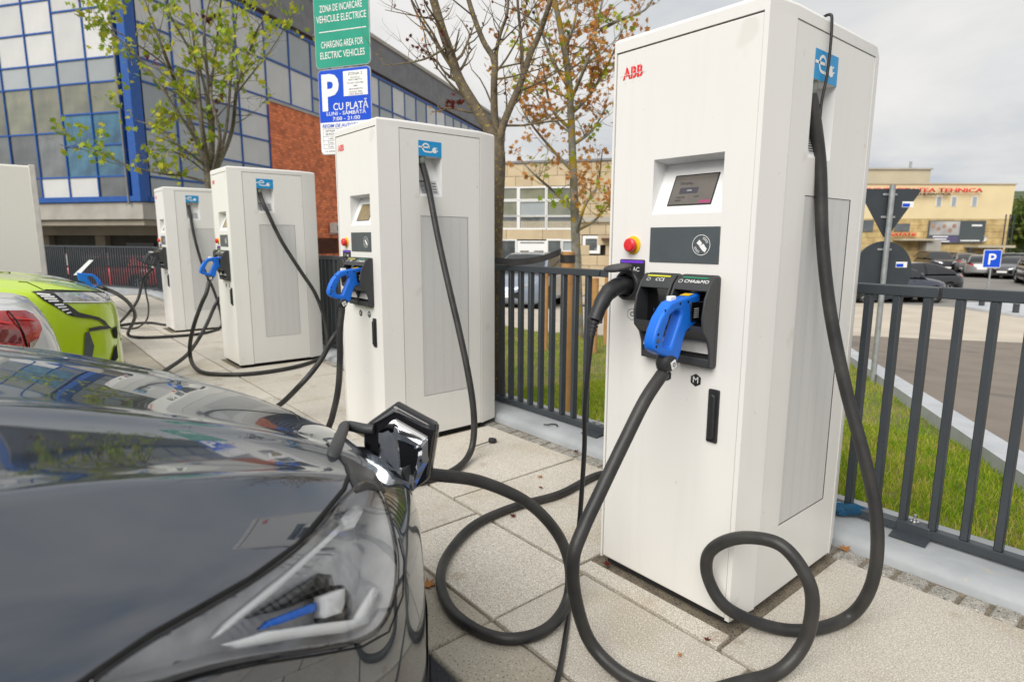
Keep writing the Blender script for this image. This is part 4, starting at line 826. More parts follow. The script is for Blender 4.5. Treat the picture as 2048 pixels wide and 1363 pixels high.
class Tree:
    def __init__(s, seed): s.R = random.Random(seed); s.w = MB(); s.L = []; s.lm = {}
    def leaf(s, p, size, mt):
        R = s.R; a = Vector((R.gauss(0, 1), R.gauss(0, 1), R.gauss(0, 1) - 0.4)).normalized(); u = a.orthogonal().normalized(); u.rotate(Matrix.Rotation(R.uniform(0, 6.28), 3, a)); v = a.cross(u)
        m = s.lm.setdefault(mt, MB()); sz = size * R.uniform(0.7, 1.25); cur = R.uniform(-0.25, 0.25)
        m.add([p + u*x*sz + v*(y-0.4)*sz + a*(cur*sz*(abs(x)*1.6 + y*y)) for x, y in LEAF], [tuple(range(12))])
    def twig(s, p, d, ln, r, depth, leafp, lsz, mts, droop=0.0):
        R = s.R; n = 5; P = [p]; q = p.copy(); dd = d.normalized()
        for i in range(n):
            dd = (dd + Vector((R.gauss(0, 0.16), R.gauss(0, 0.16), R.gauss(0, 0.12) + 0.10 - droop))).normalized(); q = q + dd * ln / n; P.append(q.copy())
        s.w.tube(P, [r * (1 - 0.8 * i / n) for i in range(n + 1)], 5 if r > 0.006 else 4, False)
        if depth > 0:
            for _ in range(R.choice((2, 3, 3))):
                i = R.randint(1, n); s.twig(P[i], dd + Vector((R.gauss(0, 0.7), R.gauss(0, 0.7), R.gauss(0, 0.5))), ln * R.uniform(0.4, 0.65), r * 0.5, depth - 1, leafp, lsz, mts, droop)
        if R.random() < leafp:
            mt = R.choices([m[0] for m in mts], [m[1] for m in mts])[0]
            for i in range(2, n + 1):
                for _ in range(R.randint(1, 2)): s.leaf(P[i] + Vector((R.gauss(0, 0.3), R.gauss(0, 0.3), R.gauss(0, 0.3))) * lsz * 1.5, lsz, mt)
    def limb(s, P, r0, r1, twigs=8, tl=0.5, leafp=0.4, lsz=0.09, mts=(('leaf_green', 1),), depth=1, t0=0.15, droop=0.0, up=0.5):
        R = s.R; Q = smooth_path(P, 5); n = len(Q); s.w.tube(Q, [r0 + (r1 - r0) * i / (n - 1) for i in range(n)], 10 if r0 > 0.03 else 7, False)
        for k in range(twigs):
            i = int((t0 + (1 - t0) * R.random()) * (n - 1)); a = R.uniform(0, 2*pi)
            s.twig(Q[i], Vector((cos(a), sin(a), R.uniform(-0.2, 1.0) * up * 2)), tl * R.uniform(0.5, 1.2), max(0.003, (r0 + (r1-r0)*i/n) * 0.35), depth, leafp, lsz, mts, droop)
    def done(s, base, label, bark, name='tree', group=None):
        r = empty(name, base, 0, label, 'tree', group)
        for me in [s.w] + list(s.lm.values()): me.v = [(v[0]-base[0], v[1]-base[1], v[2]-base[2]) for v in me.v]
        s.w.ob('trunk', MT[bark], r, sm=60)
        for k, m in s.lm.items(): m.ob('crown', MT[k], r)
        return r
def dpts(L, d, R=None, j=0.0): return [atd(x, y, d + (R.gauss(0, j) if R and i else 0)) for i, (x, y) in enumerate(L)]
# bare forked tree just behind the railing
B = onprof(999, 806); d = (B - CAM).dot(FH); t = Tree(3); R = t.R; mr = (('leaf_red', 3), ('leaf_orange', 1))
t.limb([B] + dpts([(992, 640), (991, 500), (994, 400), (997, 330), (994, 285)], d), 0.052, 0.05, 0)
t.limb(dpts([(994, 290), (973, 250), (945, 205), (918, 158), (900, 105), (885, 62), (867, 0), (845, -70), (830, -130)], d), 0.043, 0.025, 9, 0.5, 0.25, 0.028, mr)
t.limb(dpts([(994, 290), (989, 230), (988, 170), (988, 121), (965, 80), (937, 0), (925, -70)], d, R, 0.03), 0.030, 0.014, 10, 0.55, 0.30, 0.028, mr)
t.limb(dpts([(988, 125), (1000, 70), (1014, 29), (1018, -20)], d, R, 0.03), 0.016, 0.007, 5, 0.35, 0.35, 0.03, mr)
t.limb(dpts([(996, 290), (1010, 240), (1039, 172), (1060, 110), (1080, 66), (1102, 0), (1130, -80)], d, R, 0.04), 0.029, 0.015, 10, 0.6, 0.30, 0.028, mr)
t.limb(dpts([(1045, 160), (1042, 80), (1035, 0), (1035, -60)], d, R, 0.03), 0.015, 0.006, 5, 0.4, 0.3, 0.03, mr)
t.limb(dpts([(925, 170), (880, 100), (835, 30), (815, -20)], d, R, 0.1), 0.012, 0.005, 5, 0.45, 0.2, 0.03, mr)
t.limb(dpts([(893, 95), (850, 118), (800, 128), (765, 132)], d, R, 0.1), 0.009, 0.002, 6, 0.35, 0.15, 0.03, mr)
t.limb(dpts([(880, 40), (830, 32), (770, 20)], d, R, 0.1), 0.007, 0.002, 5, 0.35, 0.1, 0.03, mr)
for k in range(14): t.leaf(atd(905 + R.uniform(-15, 25), 195 + R.uniform(-8, 20), d), 0.045, 'leaf_red')
t.done(B, 'forked bare-branched tree with yellow-speckled dark bark directly behind the railing', 'bark_dark')
# young maple with dry orange leaves
B = onprof(1157, 676); d = (B - CAM).dot(FH); t = Tree(8); R = t.R; mo = (('leaf_orange', 5), ('leaf_green', 1.3)); kw = dict(leafp=0.66, lsz=0.085, mts=mo)
t.limb([B] + dpts([(1155, 600), (1152, 499), (1149, 410), (1146, 330), (1138, 165), (1124, 73), (1109, 0), (1095, -70)], d), 0.085, 0.03, 12, 0.9, t0=0.55, **kw)
for L, n_ in (([(1150, 425), (1110, 385), (1070, 350), (1040, 318)], 9), ([(1148, 345), (1105, 300), (1060, 245), (1040, 210)], 10), ([(1152, 470), (1170, 410), (1195, 370), (1205, 300)], 9), ([(1155, 460), (1190, 440), (1222, 405)], 6),
             ([(1142, 200), (1179, 110), (1197, 37), (1215, -40)], 12), ([(1140, 180), (1100, 110), (1075, 30), (1060, -40)], 12), ([(1140, 230), (1180, 190), (1220, 120), (1245, 60)], 11), ([(1145, 290), (1185, 260), (1215, 210)], 8),
             ([(1130, 100), (1150, 40), (1160, -40)], 8), ([(1143, 260), (1105, 220), (1090, 160), (1085, 110)], 9), ([(1200, 60), (1240, 40), (1290, 20), (1310, -10)], 9)):
    t.limb(dpts(L, d, R, 0.25), 0.03, 0.008, n_, 0.75, t0=0.2, **kw)
for k in range(22): t.leaf(atd(1118 + R.gauss(0, 12), 400 + R.gauss(0, 9), d - 0.2), 0.10, 'leaf_green')
t.done(B, 'young maple with dry orange leaves and lichen-covered trunk left of the nearest charger', 'bark_lichen')
# multi-stemmed maple with green leaves behind the far chargers
d = 13.2; B = atd(425, 600, d); B.z = prof(B.y); t = Tree(21); R = t.R; mg = (('leaf_green', 12), ('leaf_red', 0.5)); kw = dict(leafp=0.40, lsz=0.13, mts=mg)
t.limb([B] + dpts([(424, 480), (422, 400), (418, 345)], d), 0.13, 0.10, 0)
for L, r0, n_ in (([(418, 350), (395, 285), (360, 190), (330, 110), (300, 30), (270, -60)], 0.07, 13), ([(418, 345), (402, 240), (395, 150), (385, 60), (372, -50)], 0.06, 13), ([(420, 345), (420, 250), (400, 140), (345, 40), (320, -30)], 0.05, 13),
                 ([(424, 345), (425, 240), (415, 150), (408, 60), (430, -40)], 0.055, 12), ([(427, 345), (440, 270), (422, 190), (432, 100), (442, 0), (450, -60)], 0.045, 12), ([(430, 345), (463, 265), (475, 170), (500, 100), (520, 50), (565, -10)], 0.05, 14), ([(428, 345), (452, 260), (462, 150), (470, 60), (480, -40)], 0.04, 12),
                 ([(415, 365), (370, 352), (330, 348), (260, 332), (190, 305), (120, 290)], 0.03, 34), ([(412, 345), (380, 320), (340, 300), (300, 300)], 0.02, 14), ([(410, 330), (350, 285), (310, 255), (270, 240)], 0.03, 14), ([(405, 300), (350, 215), (290, 130), (230, 70), (190, 25)], 0.035, 14), ([(395, 200), (330, 130), (260, 80), (200, 40)], 0.025, 13), ([(470, 190), (510, 140), (545, 95), (585, 30)], 0.02, 10)):
    t.limb(dpts(L, d, R, 0.35), r0, 0.007, n_, 0.8, t0=0.25, **kw)
t.done(B, 'multi-stemmed maple with yellow-green leaves rising behind the two farthest chargers', 'bark')

# stakes and tree ties
MM('wood', (0.50, 0.27, 0.10), 0.7, c2=(0.38, 0.19, 0.065), vs=9, bump=0.3, bs=40, streak=0.25)
def stake(px, yt, yb, r, lab, dd=None):
    Bq = onprof(px, yb)
    q = empty('tree_stake', Bq, 0, lab, 'stake', 'wooden tree stakes behind the railing')
    z = onpl(px, yt, Bq, CR_)[1] - Bq.z
    MB().cyl((0, 0, -0.2), (0, 0, z), r, n=18).ob('pole', MT['wood'], q, sm=40, bev=0.004); return Bq, z, q
S1, zs1, q1 = stake(1130, 503, 826, 0.047, 'round wooden stake with black rubber tie behind railing, thickest one')
stake(1090, 541, 700, 0.035, 'thin wooden stake left of the lichen-covered maple trunk'); stake(1187, 556, 705, 0.045, 'wooden stake right of the lichen-covered maple trunk'); stake(1211, 545, 690, 0.035, 'wooden stake beside left edge of the nearest charger')
tb = empty('tree_tie', S1, 0, 'flat black rubber tie strap from forked tree to the thick wooden stake', 'strap')
A = [Vector(p) - S1 for p in dpts([(985, 520), (1030, 524), (1075, 519), (1110, 508), (1122, 503)], (S1 - CAM).dot(FH) - 0.03)]; A = smooth_path(A, 5)
m = MB(); m.add([p + Vector((0, 0, 0.022)) for p in A] + [p - Vector((0, 0, 0.022)) for p in A], [(i, i+1, len(A)+i+1, len(A)+i) for i in range(len(A)-1)])
o = m.ob('band', MT['rubber'], tb); sdm = o.modifiers.new('thick', 'SOLIDIFY'); sdm.thickness = 0.005
MB().lathe([(0.0495, zs1 - 0.075), (0.053, zs1 - 0.075), (0.053, zs1 - 0.022), (0.0495, zs1 - 0.022)], (0, 0, 0), n=18).ob('loop', MT['rubber'], tb, sm=40)

# ================================================================ small things on the paving
LFP = LEAF
def fleaf(px, py, sz, mt, lab, z=0.004, rot=0.0):
    Q = onz(px, py, z); m = MB(); R = random.Random(px)
    m.add([(x*sz*cos(rot) - y*sz*sin(rot), x*sz*sin(rot) + y*sz*cos(rot), 0.012*(abs(x) + y*y*1.5) * R.uniform(0.4, 1.6)) for x, y in LFP], [tuple(range(12))])
    o = m.ob('fallen_leaf', MT[mt], None, M=None); o.location = Q; o2 = o.modifiers.new('t', 'SOLIDIFY'); o2.thickness = 0.0012
    tag(o, lab, 'leaf', 'fallen leaves on the paving')
for a in ((1213, 1127, 0.035, 'leaf_red', 'small red leaf at the left front foot of nearest charger'), (1414, 1279, 0.022, 'leaf_red', 'tiny red leaf in the joint before the nearest charger'), (1026, 1031, 0.03, 'leaf_red', 'small curled red leaf inside the cable loop'),
          (1082, 975, 0.022, 'leaf_red', 'tiny red leaf on slab above the crossing cables'), (1152, 903, 0.04, 'leaf_red', 'dark red leaf at the cobbles left of nearest charger'), (1080, 953, 0.03, 'leaf_orange', 'pale dry leaf on slab between the two nearest chargers'), (856, 1168, 0.06, 'leaf_orange', 'dry orange twig leaf beside the dark car bumper'),
          (1690, 1097, 0.05, 'leaf_orange', 'orange leaf behind the nearest charger by the grey plinth'), (1360, 1310, 0.016, 'leaf_orange', 'tiny dry leaf on the slab below the blue plug cable'), (910, 960, 0.018, 'leaf_red', 'tiny red leaf under the second charger cable')):
    fleaf(*a, rot=a[0] * 0.7)
MM('bottle_blue', (0.05, 0.25, 0.5), 0.15, trans=0.75, ior=1.3)
Q = onz(1684, 1030, 0.06); bt = empty('plastic_bottle', Q, 0.6, 'crumpled blue plastic bottle wedged between nearest charger and railing', 'bottle')
R = random.Random(2); m = MB(); rs_ = []
for i in range(12):
    h = i / 11 * 0.17; r_ = 0.03 if h < 0.13 else 0.03 - (h - 0.13) * 0.45
    rs_.append([Vector((h - 0.08, cos(2*pi*k/14) * r_ * R.uniform(0.7, 1.1), 0.032 + sin(2*pi*k/14) * r_ * R.uniform(0.75, 1.05))) for k in range(14)])
m.rings(rs_); m.ob('body', MT['bottle_blue'], bt, sm=30); MB().cyl((0.088, 0, 0.032), (0.105, 0, 0.032), 0.013, n=12).ob('cap', MT['sign_blue'], bt)
for (px, py, z), lab in (((1106, 850, 0.062), 'small black hooked cable tie lying on grey plinth'), ((955, 850, 0.006), 'small black hooked cable tie at the rear foot of second charger')):
    Q = onz(px, py, z); MB().tube([Vector((0.028*cos(a), 0.028*sin(a), 0)) for a in [0.4 + i*0.35 for i in range(10)]] + [Vector((-0.05, -0.035, 0))], 0.0042, 6).ob('cable_tie', MT['rubber_thin'], None, sm=180).location = Q
    tag(bpy.context.scene.collection.objects[-1], lab, 'cable tie', 'black cable ties')

# ================================================================ buildings
MM('frame_blue', (0.018, 0.095, 0.36), 0.45, var=0.15, vs=3)
MM('frame_white', (0.78, 0.78, 0.77), 0.45)
MM('glass_curtain', (0.62, 0.62, 0.60), 0.08, c2=(0.54, 0.545, 0.535), vs=0.5, spec=0.6, rnd=0.10, streak=0.22)
MM('glass_dark', (0.12, 0.135, 0.135), 0.04, c2=(0.05, 0.06, 0.065), vs=0.9, spec=0.9, rnd=0.4, ior=1.8)
MM('glass_olive', (0.20, 0.20, 0.135), 0.06, c2=(0.10, 0.11, 0.08), vs=0.9, spec=0.8, rnd=0.3, ior=1.8)
MM('glass_blue', (0.07, 0.19, 0.28), 0.06, c2=(0.04, 0.10, 0.16), vs=1.2, spec=0.8, rnd=0.3)
MM('glass_grey', (0.33, 0.36, 0.37), 0.06, c2=(0.28, 0.31, 0.32), vs=0.5, spec=0.9, rnd=0.22)
MM('fascia', (0.235, 0.235, 0.245), 0.8, c2=(0.19, 0.19, 0.20), vs=1.5, bump=0.3, bs=10)
MM('fascia_edge', (0.46, 0.43, 0.38), 0.8, var=0.2, vs=1)
MM('rendered', (0.43, 0.41, 0.365), 0.85, c2=(0.34, 0.32, 0.28), vs=0.9, bump=0.2, bs=10, speck=[(1.4, 0.66, (0.24, 0.21, 0.17))])
MM('soffit', (0.36, 0.32, 0.25), 0.9, var=0.2, vs=0.7)
MM('dark_wall', (0.10, 0.093, 0.075), 0.9, var=0.3, vs=0.8)
MM('stone_beige', (0.56, 0.455, 0.30), 0.8, c2=(0.47, 0.37, 0.235), vs=1.3, bump=0.2, bs=14, rnd=0.09)
MM('cream', (0.80, 0.655, 0.39), 0.85, var=0.08, vs=0.6)
MM('stone_yellow', (0.64, 0.48, 0.23), 0.85, c2=(0.42, 0.30, 0.13), vs=1.6, rnd=0.10)
MM('cream_dull', (0.52, 0.46, 0.34), 0.85, var=0.12, vs=0.5)
MM('brown_trim', (0.085, 0.04, 0.025), 0.8)
MM('ac_white', (0.62, 0.60, 0.55), 0.6, var=0.15, vs=8)
def brick_mat():
    m = mat('brick', (0.4, 0.12, 0.05), 0.9); t = m.node_tree; n = t.nodes; l = t.links; b = n['Principled BSDF']
    tc = n.new('ShaderNodeTexCoord'); s = n.new('ShaderNodeSeparateXYZ'); c = n.new('ShaderNodeCombineXYZ'); l.new(tc.outputs['Object'], s.inputs[0]); l.new(s.outputs['Y'], c.inputs[0]); l.new(s.outputs['Z'], c.inputs[1])
    br = n.new('ShaderNodeTexBrick'); l.new(c.outputs[0], br.inputs['Vector']); br.inputs['Scale'].default_value = 1.3; br.inputs['Mortar Size'].default_value = 0.02
    br.inputs['Color1'].default_value = (0.40, 0.115, 0.045, 1); br.inputs['Color2'].default_value = (0.24, 0.065, 0.028, 1); br.inputs['Mortar'].default_value = (0.17, 0.075, 0.045, 1)
    no = n.new('ShaderNodeTexNoise'); no.inputs['Scale'].default_value = 1.4; l.new(c.outputs[0], no.inputs['Vector']); no.inputs['Detail'].default_value = 6
    mx_ = n.new('ShaderNodeMix'); mx_.data_type = 'RGBA'; mx_.blend_type = 'MULTIPLY'; mx_.inputs[0].default_value = 0.6; l.new(br.outputs[0], mx_.inputs[6]); l.new(no.outputs['Fac'], mx_.inputs[7])
    g = n.new('ShaderNodeVectorMath'); g.operation = 'SCALE'; g.inputs['Scale'].default_value = 3.3; l.new(mx_.outputs[2], g.inputs[0]); l.new(g.outputs[0], b.inputs['Base Color']); return m
MT['brick'] = brick_mat()
TB = radians(34); bB = Vector((-sin(TB), cos(TB), 0)); bA = Vector((cos(TB), sin(TB), 0)); P0 = atd(283, 398, 32)
GZ = -DROP
def bmat(P): return Matrix(((bA.x, bB.x, 0, P.x), (bA.y, bB.y, 0, P.y), (0, 0, 1, 0), (0, 0, 0, 1)))
gb = empty('glass_building'); gb.matrix_world = bmat(P0); tag(gb, 'large building with blue framed glass walls and a red brick section', 'building')
MB().bx(-15.5, -0.35, 0.35, 66, 3.2, 17.6).ob('core', MT['dark_wall'], gb)
MB().bx(-15.6, -0.0, 0.02, 10.6, 2.25, 3.13).ob('floor_band', MT['rendered'], gb, bev=0.02)
MB().bx(-15.4, -0.2, 0.22, 10.4, 1.95, 2.25).ob('soffit', MT['soffit'], gb)
MB().bx(-15.4, -2.6, 3.2, 10.3, 1.45, 1.95).ob('beam', MT['soffit'], gb)
MB().bx(-15.4, -0.6, 5.0, 66, GZ-0.3, 1.95).ob('ground_wall', MT['dark_wall'], gb)
for x in (-3.6, -8.5, -13.2): MB().bx(x-0.4, x+0.4, 4.6, 4.98, GZ-0.2, 1.44).ob('column', MT['soffit'], gb)
for x0, x1 in ((-6.8, -4.6), (-2.2, -0.9)): MB().bx(x0, x1, 4.9, 4.99, GZ, 1.0).ob('dark_doorway', MT['gloss_black'], gb)
zA = {0: [3.3, 4.45, 6.03, 7.6, 9.1, 10.25, 12.6, 14.9, 17.2], 1: [3.3, 4.45, 6.74, 9.05, 10.15, 11.7, 13.25, 15.0, 17.2]}
cA = [0.68, 2.7, 4.7, 6.68, 8.65, 10.6, 12.6, 14.6]
R = random.Random(9)
def pane(M, w, h, mt, lab=None): return MB().bx(0, w, 0, 0.03, 0, h).ob('pane', MT[mt], gb, M=M)
RB = Matrix.Rotation(pi/2, 4, 'Z')
def barA(s0, s1, z0, z1, d=0.05): MB().bx(-s1, -s0, -d, 0.06, z0, z1).ob('mullion', MT['frame_blue'], gb)
def barB(y0, y1, z0, z1, d=0.05, x=0.0): MB().bx(x-0.06, x+d, y0, y1, z0, z1).ob('mullion', MT['frame_blue'], gb)
for k in range(len(cA) - 1):
    zl = zA[0 if k < 2 else 1]
    for j in range(len(zl) - 1):
        z0, z1 = zl[j], zl[j+1]; zm = (z0 + z1) / 2
        mt = 'glass_curtain' if zm > 10.2 else ('glass_olive' if 6.0 < zm < 9.1 else 'glass_grey' if zm > 9 else 'glass_dark')
        if k < 2 and 4.3 < zm < 7.3: mt = 'glass_blue' if k == 0 or R.random() < 0.5 else 'glass_dark'
        if zm < 4.4: mt = 'glass_curtain' if k in (1, 2) else 'glass_dark'
        pane(T(-cA[k+1] + 0.03, 0.0, z0), cA[k+1]-cA[k]-0.06, z1-z0, mt)
        barA(cA[k] + 0.045, cA[k+1] - 0.045, z1-0.04, z1+0.04)
    barA(cA[k]-0.035, cA[k]+0.035, 3.42, 17.2, 0.07)
barA(0.3, 15.0, 3.15, 3.42, 0.10)
MB().prism([(-0.42, -0.12), (0.06, -0.12), (0.10, 0.03), (0.10, 0.50), (-0.42, 0.50)], 3.15, 17.2).ob('corner_post', MT['frame_blue'], gb, fix=True)
MB().tube([(-0.72, -0.12, 3.0), (-0.72, -0.12, 17)], 0.05, 8).ob('downpipe', MT['fascia'], gb)
cB = [0.65, 2.75, 5.25, 7.77, 10.45]
zB_ = [[3.3, 4.45, 6.85, 9.17, 10.3, 12.0, 13.4, 15.3]] + [[3.3, 4.45, 6.0, 7.67, 9.25, 10.45, 12.8, 15.3]] * 3
for k in range(4):
    for j in range(len(zB_[k]) - 1):
        z0, z1 = zB_[k][j], zB_[k][j+1]; zm = (z0+z1)/2
        mt = 'glass_curtain' if (k >= 2 and zm > 6 and R.random() < 0.75) or zm > 10.5 else 'glass_grey'
        pane(T(0.0, cB[k] + 0.03, z0) @ RB, cB[k+1]-cB[k]-0.06, z1-z0, mt); barB(cB[k]+0.045, cB[k+1]-0.045, z1-0.055, z1+0.055)
    barB(cB[k+1]-0.045, cB[k+1]+0.045, 3.42, 15.3, 0.07)
barB(0.3, 10.6, 3.15, 3.42, 0.10)
y = 10.45; k = 0
while y < 62:
    w = 2.58
    for z0, z1 in ((10.55, 12.95), (12.95, 15.35)):
        mt = 'glass_grey' if R.random() < 0.5 else 'glass_curtain'
        pane(T(0.0, y + 0.04, z0) @ RB, w-0.08, z1-z0, mt)
        if k % 5 == 2 and z0 < 12: barB(y+0.05, y+w-0.05, 11.5, 11.62)
    barB(y+w-0.05, y+w+0.05, 10.5, 15.35, 0.07); k += 1; y += w
barB(10.5, 64, 12.88, 13.02, 0.06); barB(10.5, 64, 10.42, 10.56, 0.08); barB(0.5, 64, 15.3, 15.52, 0.09)
MB().bx(-0.5, 0.01, 0.4, 64, 15.52, 15.75).ob('trim', MT['brown_trim'], gb)
MB().bx(-15.4, 0.22, -0.1, 64.5, 15.75, 18.3).ob('fascia', MT['fascia'], gb); MB().bx(-15.5, 0.36, -0.25, 64.7, 18.3, 18.62).ob('roof_edge', MT['fascia_edge'], gb)
for yy in (20, 21.6): MB().bx(-3.0, -1.6, yy, yy+1.2, 18.62, 20.4).ob('roof_unit', MT['fascia_edge'], gb)
MB().bx(-0.4, 0.16, 10.5, 64, GZ-0.4, 10.22).ob('brick_wall', MT['brick'], gb); MB().bx(-0.4, 0.24, 10.5, 64, 10.22, 10.40).ob('ledge', MT['fascia_edge'], gb)
def onB(px, py): return onpl(px, py, P0, bB)
ay, az = onB(661, 456)
acu = empty('air_conditioner'); acu.matrix_world = bmat(P0) @ T(0.18, ay, az); tag(acu, 'small white air conditioning unit on the red brick wall', 'air conditioner')
MB().bx(0.1, 0.55, -0.55, 0.55, -0.4, 0.4).ob('housing', MT['ac_white'], acu, bev=0.02)
MB().lathe([(0.30, 0), (0.30, 0.02), (0.02, 0.03)], (0.551, 0.12, 0), (1, 0, 0), 20).ob('fan_grille', MT['dark_plastic'], acu, fix=True)
for yy in (-0.45, 0.4): MB().bx(-0.02, 0.5, yy, yy+0.06, -0.5, -0.42).ob('bracket', MT['ac_white'], acu)
y0, z0 = onB(632, 507); y1, z1 = onB(672, 476); m = MB()
n_ = 14; lw = y1 - y0; lh = z1 - z0
for i in range(-8, n_): 
    for sgn in (1, -1):
        a0 = y0 + lw * i / n_; p = Vector((0.2, a0, z0 if sgn > 0 else z1)); q = Vector((0.2, a0 + lh, z1 if sgn > 0 else z0))
        if q.y < y0 or p.y > y1: continue
        if p.y < y0: f = (y0 - p.y) / (q.y - p.y); p = p.lerp(q, f)
        if q.y > y1: f = (y1 - p.y) / (q.y - p.y); q = p.lerp(q, f)
        m.tube([p, q], 0.03, 4)
m.ob('lattice', MT['brown_trim'], gb)

# low beige stone building with white windows
Pb = atd(1100, 480, 26); be = empty('stone_building'); be.matrix_world = bmat(Pb); tag(be, 'low beige stone clad building with white framed windows and double door', 'building')
def ob_(px, py): u, z = onpl(px, py, Pb, bA); return u, z
def onrect(x0, y0, x1, y1): a, zt = ob_(x0, y0); b, zb2_ = ob_(x1, y1); return a, b, zb2_, zt
uL0 = ob_(960, 480)[0]; uR0 = ob_(1640, 480)[0]; ztop = ob_(1100, 322)[1]
u0, _ = ob_(993, 480); uw1, _ = ob_(1147, 480); zsp0, zsp1 = ob_(1060, 479)[1], ob_(1060, 457.5)[1]; zw1 = ob_(1060, 374)[1]
MB().bx(uL0 - 2, uR0, 0.35, 9, GZ-0.3, ztop - 0.06).ob('core', MT['dark_wall'], be)
MB().bx(uL0 - 2.1, uR0 + 0.1, -0.06, 9.1, ztop - 0.06, ztop + 0.03).ob('roof_edge', MT['fascia'], be)
def panels(x0, x1, z0, z1, rows, cw, skip=None):
    zr = z0
    for k, hrow in enumerate(rows):
        x = x0 - (cw * 0.5 if k % 2 else 0)
        while x < x1 - 0.02:
            a, b = max(x, x0), min(x + cw, x1)
            if b - a > 0.05 and not (skip and skip[0] < (a+b)/2 < skip[1] and skip[2] < zr + hrow/2 < skip[3]): MB().bx(a+0.008, b-0.008, R.uniform(-0.012, 0.004), 0.35, zr+0.008, min(zr+hrow, z1)-0.008).ob('stone_panel', MT['stone_beige'], be)
            x += cw
        zr += hrow
hh = ztop - 0.06 - zw1
panels(uL0-2, uw1, zw1 + 0.02, ztop - 0.07, [hh*0.44, hh*0.55], 0.72); panels(uL0-2, uw1, zsp0, zsp1 - 0.02, [zsp1 - zsp0 - 0.02], 1.6)
sw = onrect(1171, 477, 1194, 501)
nr = int((ztop - GZ) / 0.42); panels(uw1 + 0.02, uR0, GZ, ztop - 0.07, [(ztop - 0.07 - GZ) / nr] * nr, 0.66, (sw[0]-0.15, sw[1]+0.15, sw[2]-0.1, sw[3]+0.1))
MB().bx(uw1 + 0.2, uR0, -0.10, -0.02, ob_(1190, 444)[1], ob_(1190, 434)[1]).ob('ledge', MT['rendered'], be)
def window(rx, par=None, mt='glass_dark', fr=0.07, nm='window'):
    a, b, z0, z1 = rx; w = MB().bx(a, b, 0.06, 0.12, z0, z1).ob(nm, MT[mt], be)
    for q in ((a-fr, a, z0-fr, z1+fr), (b, b+fr, z0-fr, z1+fr)): MB().bx(q[0], q[1], 0.0, 0.14, q[2], q[3]).ob('frame', MT['frame_white'], w)
    for q in ((a, b, z0-fr, z0), (a, b, z1, z1+fr)): MB().bx(q[0], q[1], 0.0, 0.14, q[2], q[3]).ob('frame', MT['frame_white'], w)
    return w
for cx0, cx1 in ((962, 991), (997.6, 1033.7), (1039.8, 1090), (1095, 1143.5)):
    for ry0, ry1, mt in ((376.5, 397.5, 'glass_olive'), (403.5, 430, 'glass_olive' if cx0 != 1039.8 else 'glass_grey'), (434, 455.5, 'glass_dark')):
        w = window(onrect(cx0, ry0, cx1, ry1), mt=mt)
        if ry0 == 434:
            a, b, z0, z1 = onrect(cx0 + 1, 442, cx1 - 1, 455)
            for q in range(14): xx = a + (b-a)*(q+0.15)/14; MB().bx(xx, xx + (b-a)/14*0.7, 0.045, 0.058, z0, z1).ob('radiator_fin', MT['cream_dull'], w)
for r4, mt in (((1004, 481, 1030, 560), 'glass_dark'), ((1096, 481, 1120, 560), 'glass_dark'), ((1126, 482, 1146, 501), 'glass_grey'), ((1126, 506, 1146, 560), 'glass_dark')): window(onrect(*r4), mt=mt)
a, b, z0, z1 = onrect(1034, 481, 1092, 576); dr = MB().bx(a, b, 0.03, 0.12, GZ, z1).ob('door', MT['frame_white'], be)
for r4, mt in (((1040, 484, 1088, 486), 'glass_dark'), ((1040, 501, 1057, 570), 'glass_dark'), ((1068, 501, 1086, 570), 'glass_dark')): q = onrect(*r4); MB().bx(q[0], q[1], 0.01, 0.028, q[2], q[3]).ob('pane', MT[mt], dr)
window(sw, mt='glass_dark', fr=0.12)
wl, _ = ob_(1205, 478); MB().bx(ob_(1205, 478)[0], ob_(1222, 478)[0], -0.35, 0.0, ob_(1205, 481)[1], ob_(1205, 476)[1]).ob('wall_lamp', MT['brown_trim'], be)

# university block on the right
def blk(px, py, dep): 
    P = atd(px, py, dep); return Matrix(((CR_.x, FH.x, 0, P.x), (CR_.y, FH.y, 0, P.y), (0, 0, 1, 0), (0, 0, 0, 1))), P
MU, PU = blk(1900, 480, 52); un = empty('university_building'); un.matrix_world = MU; tag(un, 'cream building with red roof lettering and a dark billboard beyond the car park', 'building')
def ou(px, py): return onpl(px, py, PU, CR_)
ul, ur = ou(1690, 480)[0], ou(2016, 480)[0]; zt = ou(1950, 369)[1]; zm_ = ou(1950, 438)[1]
MB().bx(ul, ur, 0.3, 14, GZ-0.4, zt).ob('core', MT['cream'], un); MB().bx(ul, ur, 0.0, 0.3, zm_, zt).ob('upper_wall', MT['cream'], un); MB().bx(ul, ur+0.1, -0.08, 14.1, zt, zt+0.1).ob('roof_edge', MT['cream_dull'], un)
zr = GZ; k = 0; rh = (zm_ - GZ) / 8
while k < 8:
    x = ul - (0.6 if k % 2 else 0)
    while x < ur - 0.01:
        a, b = max(x, ul), min(x + 1.2, ur)
        if b - a > 0.05: MB().bx(a+0.01, b-0.01, R.uniform(0.0, 0.03), 0.3, zr+0.01, zr+rh-0.01).ob('stone_panel', MT['stone_yellow'], un)
        x += 1.2
    zr += rh; k += 1
def upatch(x0, y0, x1, y1, mt, nm, d0=-0.05, d1=0.02, par=None):
    a, z1_ = ou(x0, y0); b, z0_ = ou(x1, y1); return MB().bx(a, b, d0, d1, z0_, z1_).ob(nm, MT[mt], par or un)
for x0, x1 in ((1873, 1882), (1903, 1912), (1944, 1953)):
    f = upatch(x0, 392, x1, 413, 'frame_white', 'window', -0.03, 0.05); upatch(x0+1.6, 394, x1-1.6, 411.5, 'glass_grey', 'pane', -0.05, -0.031, f)
MU2 = RF
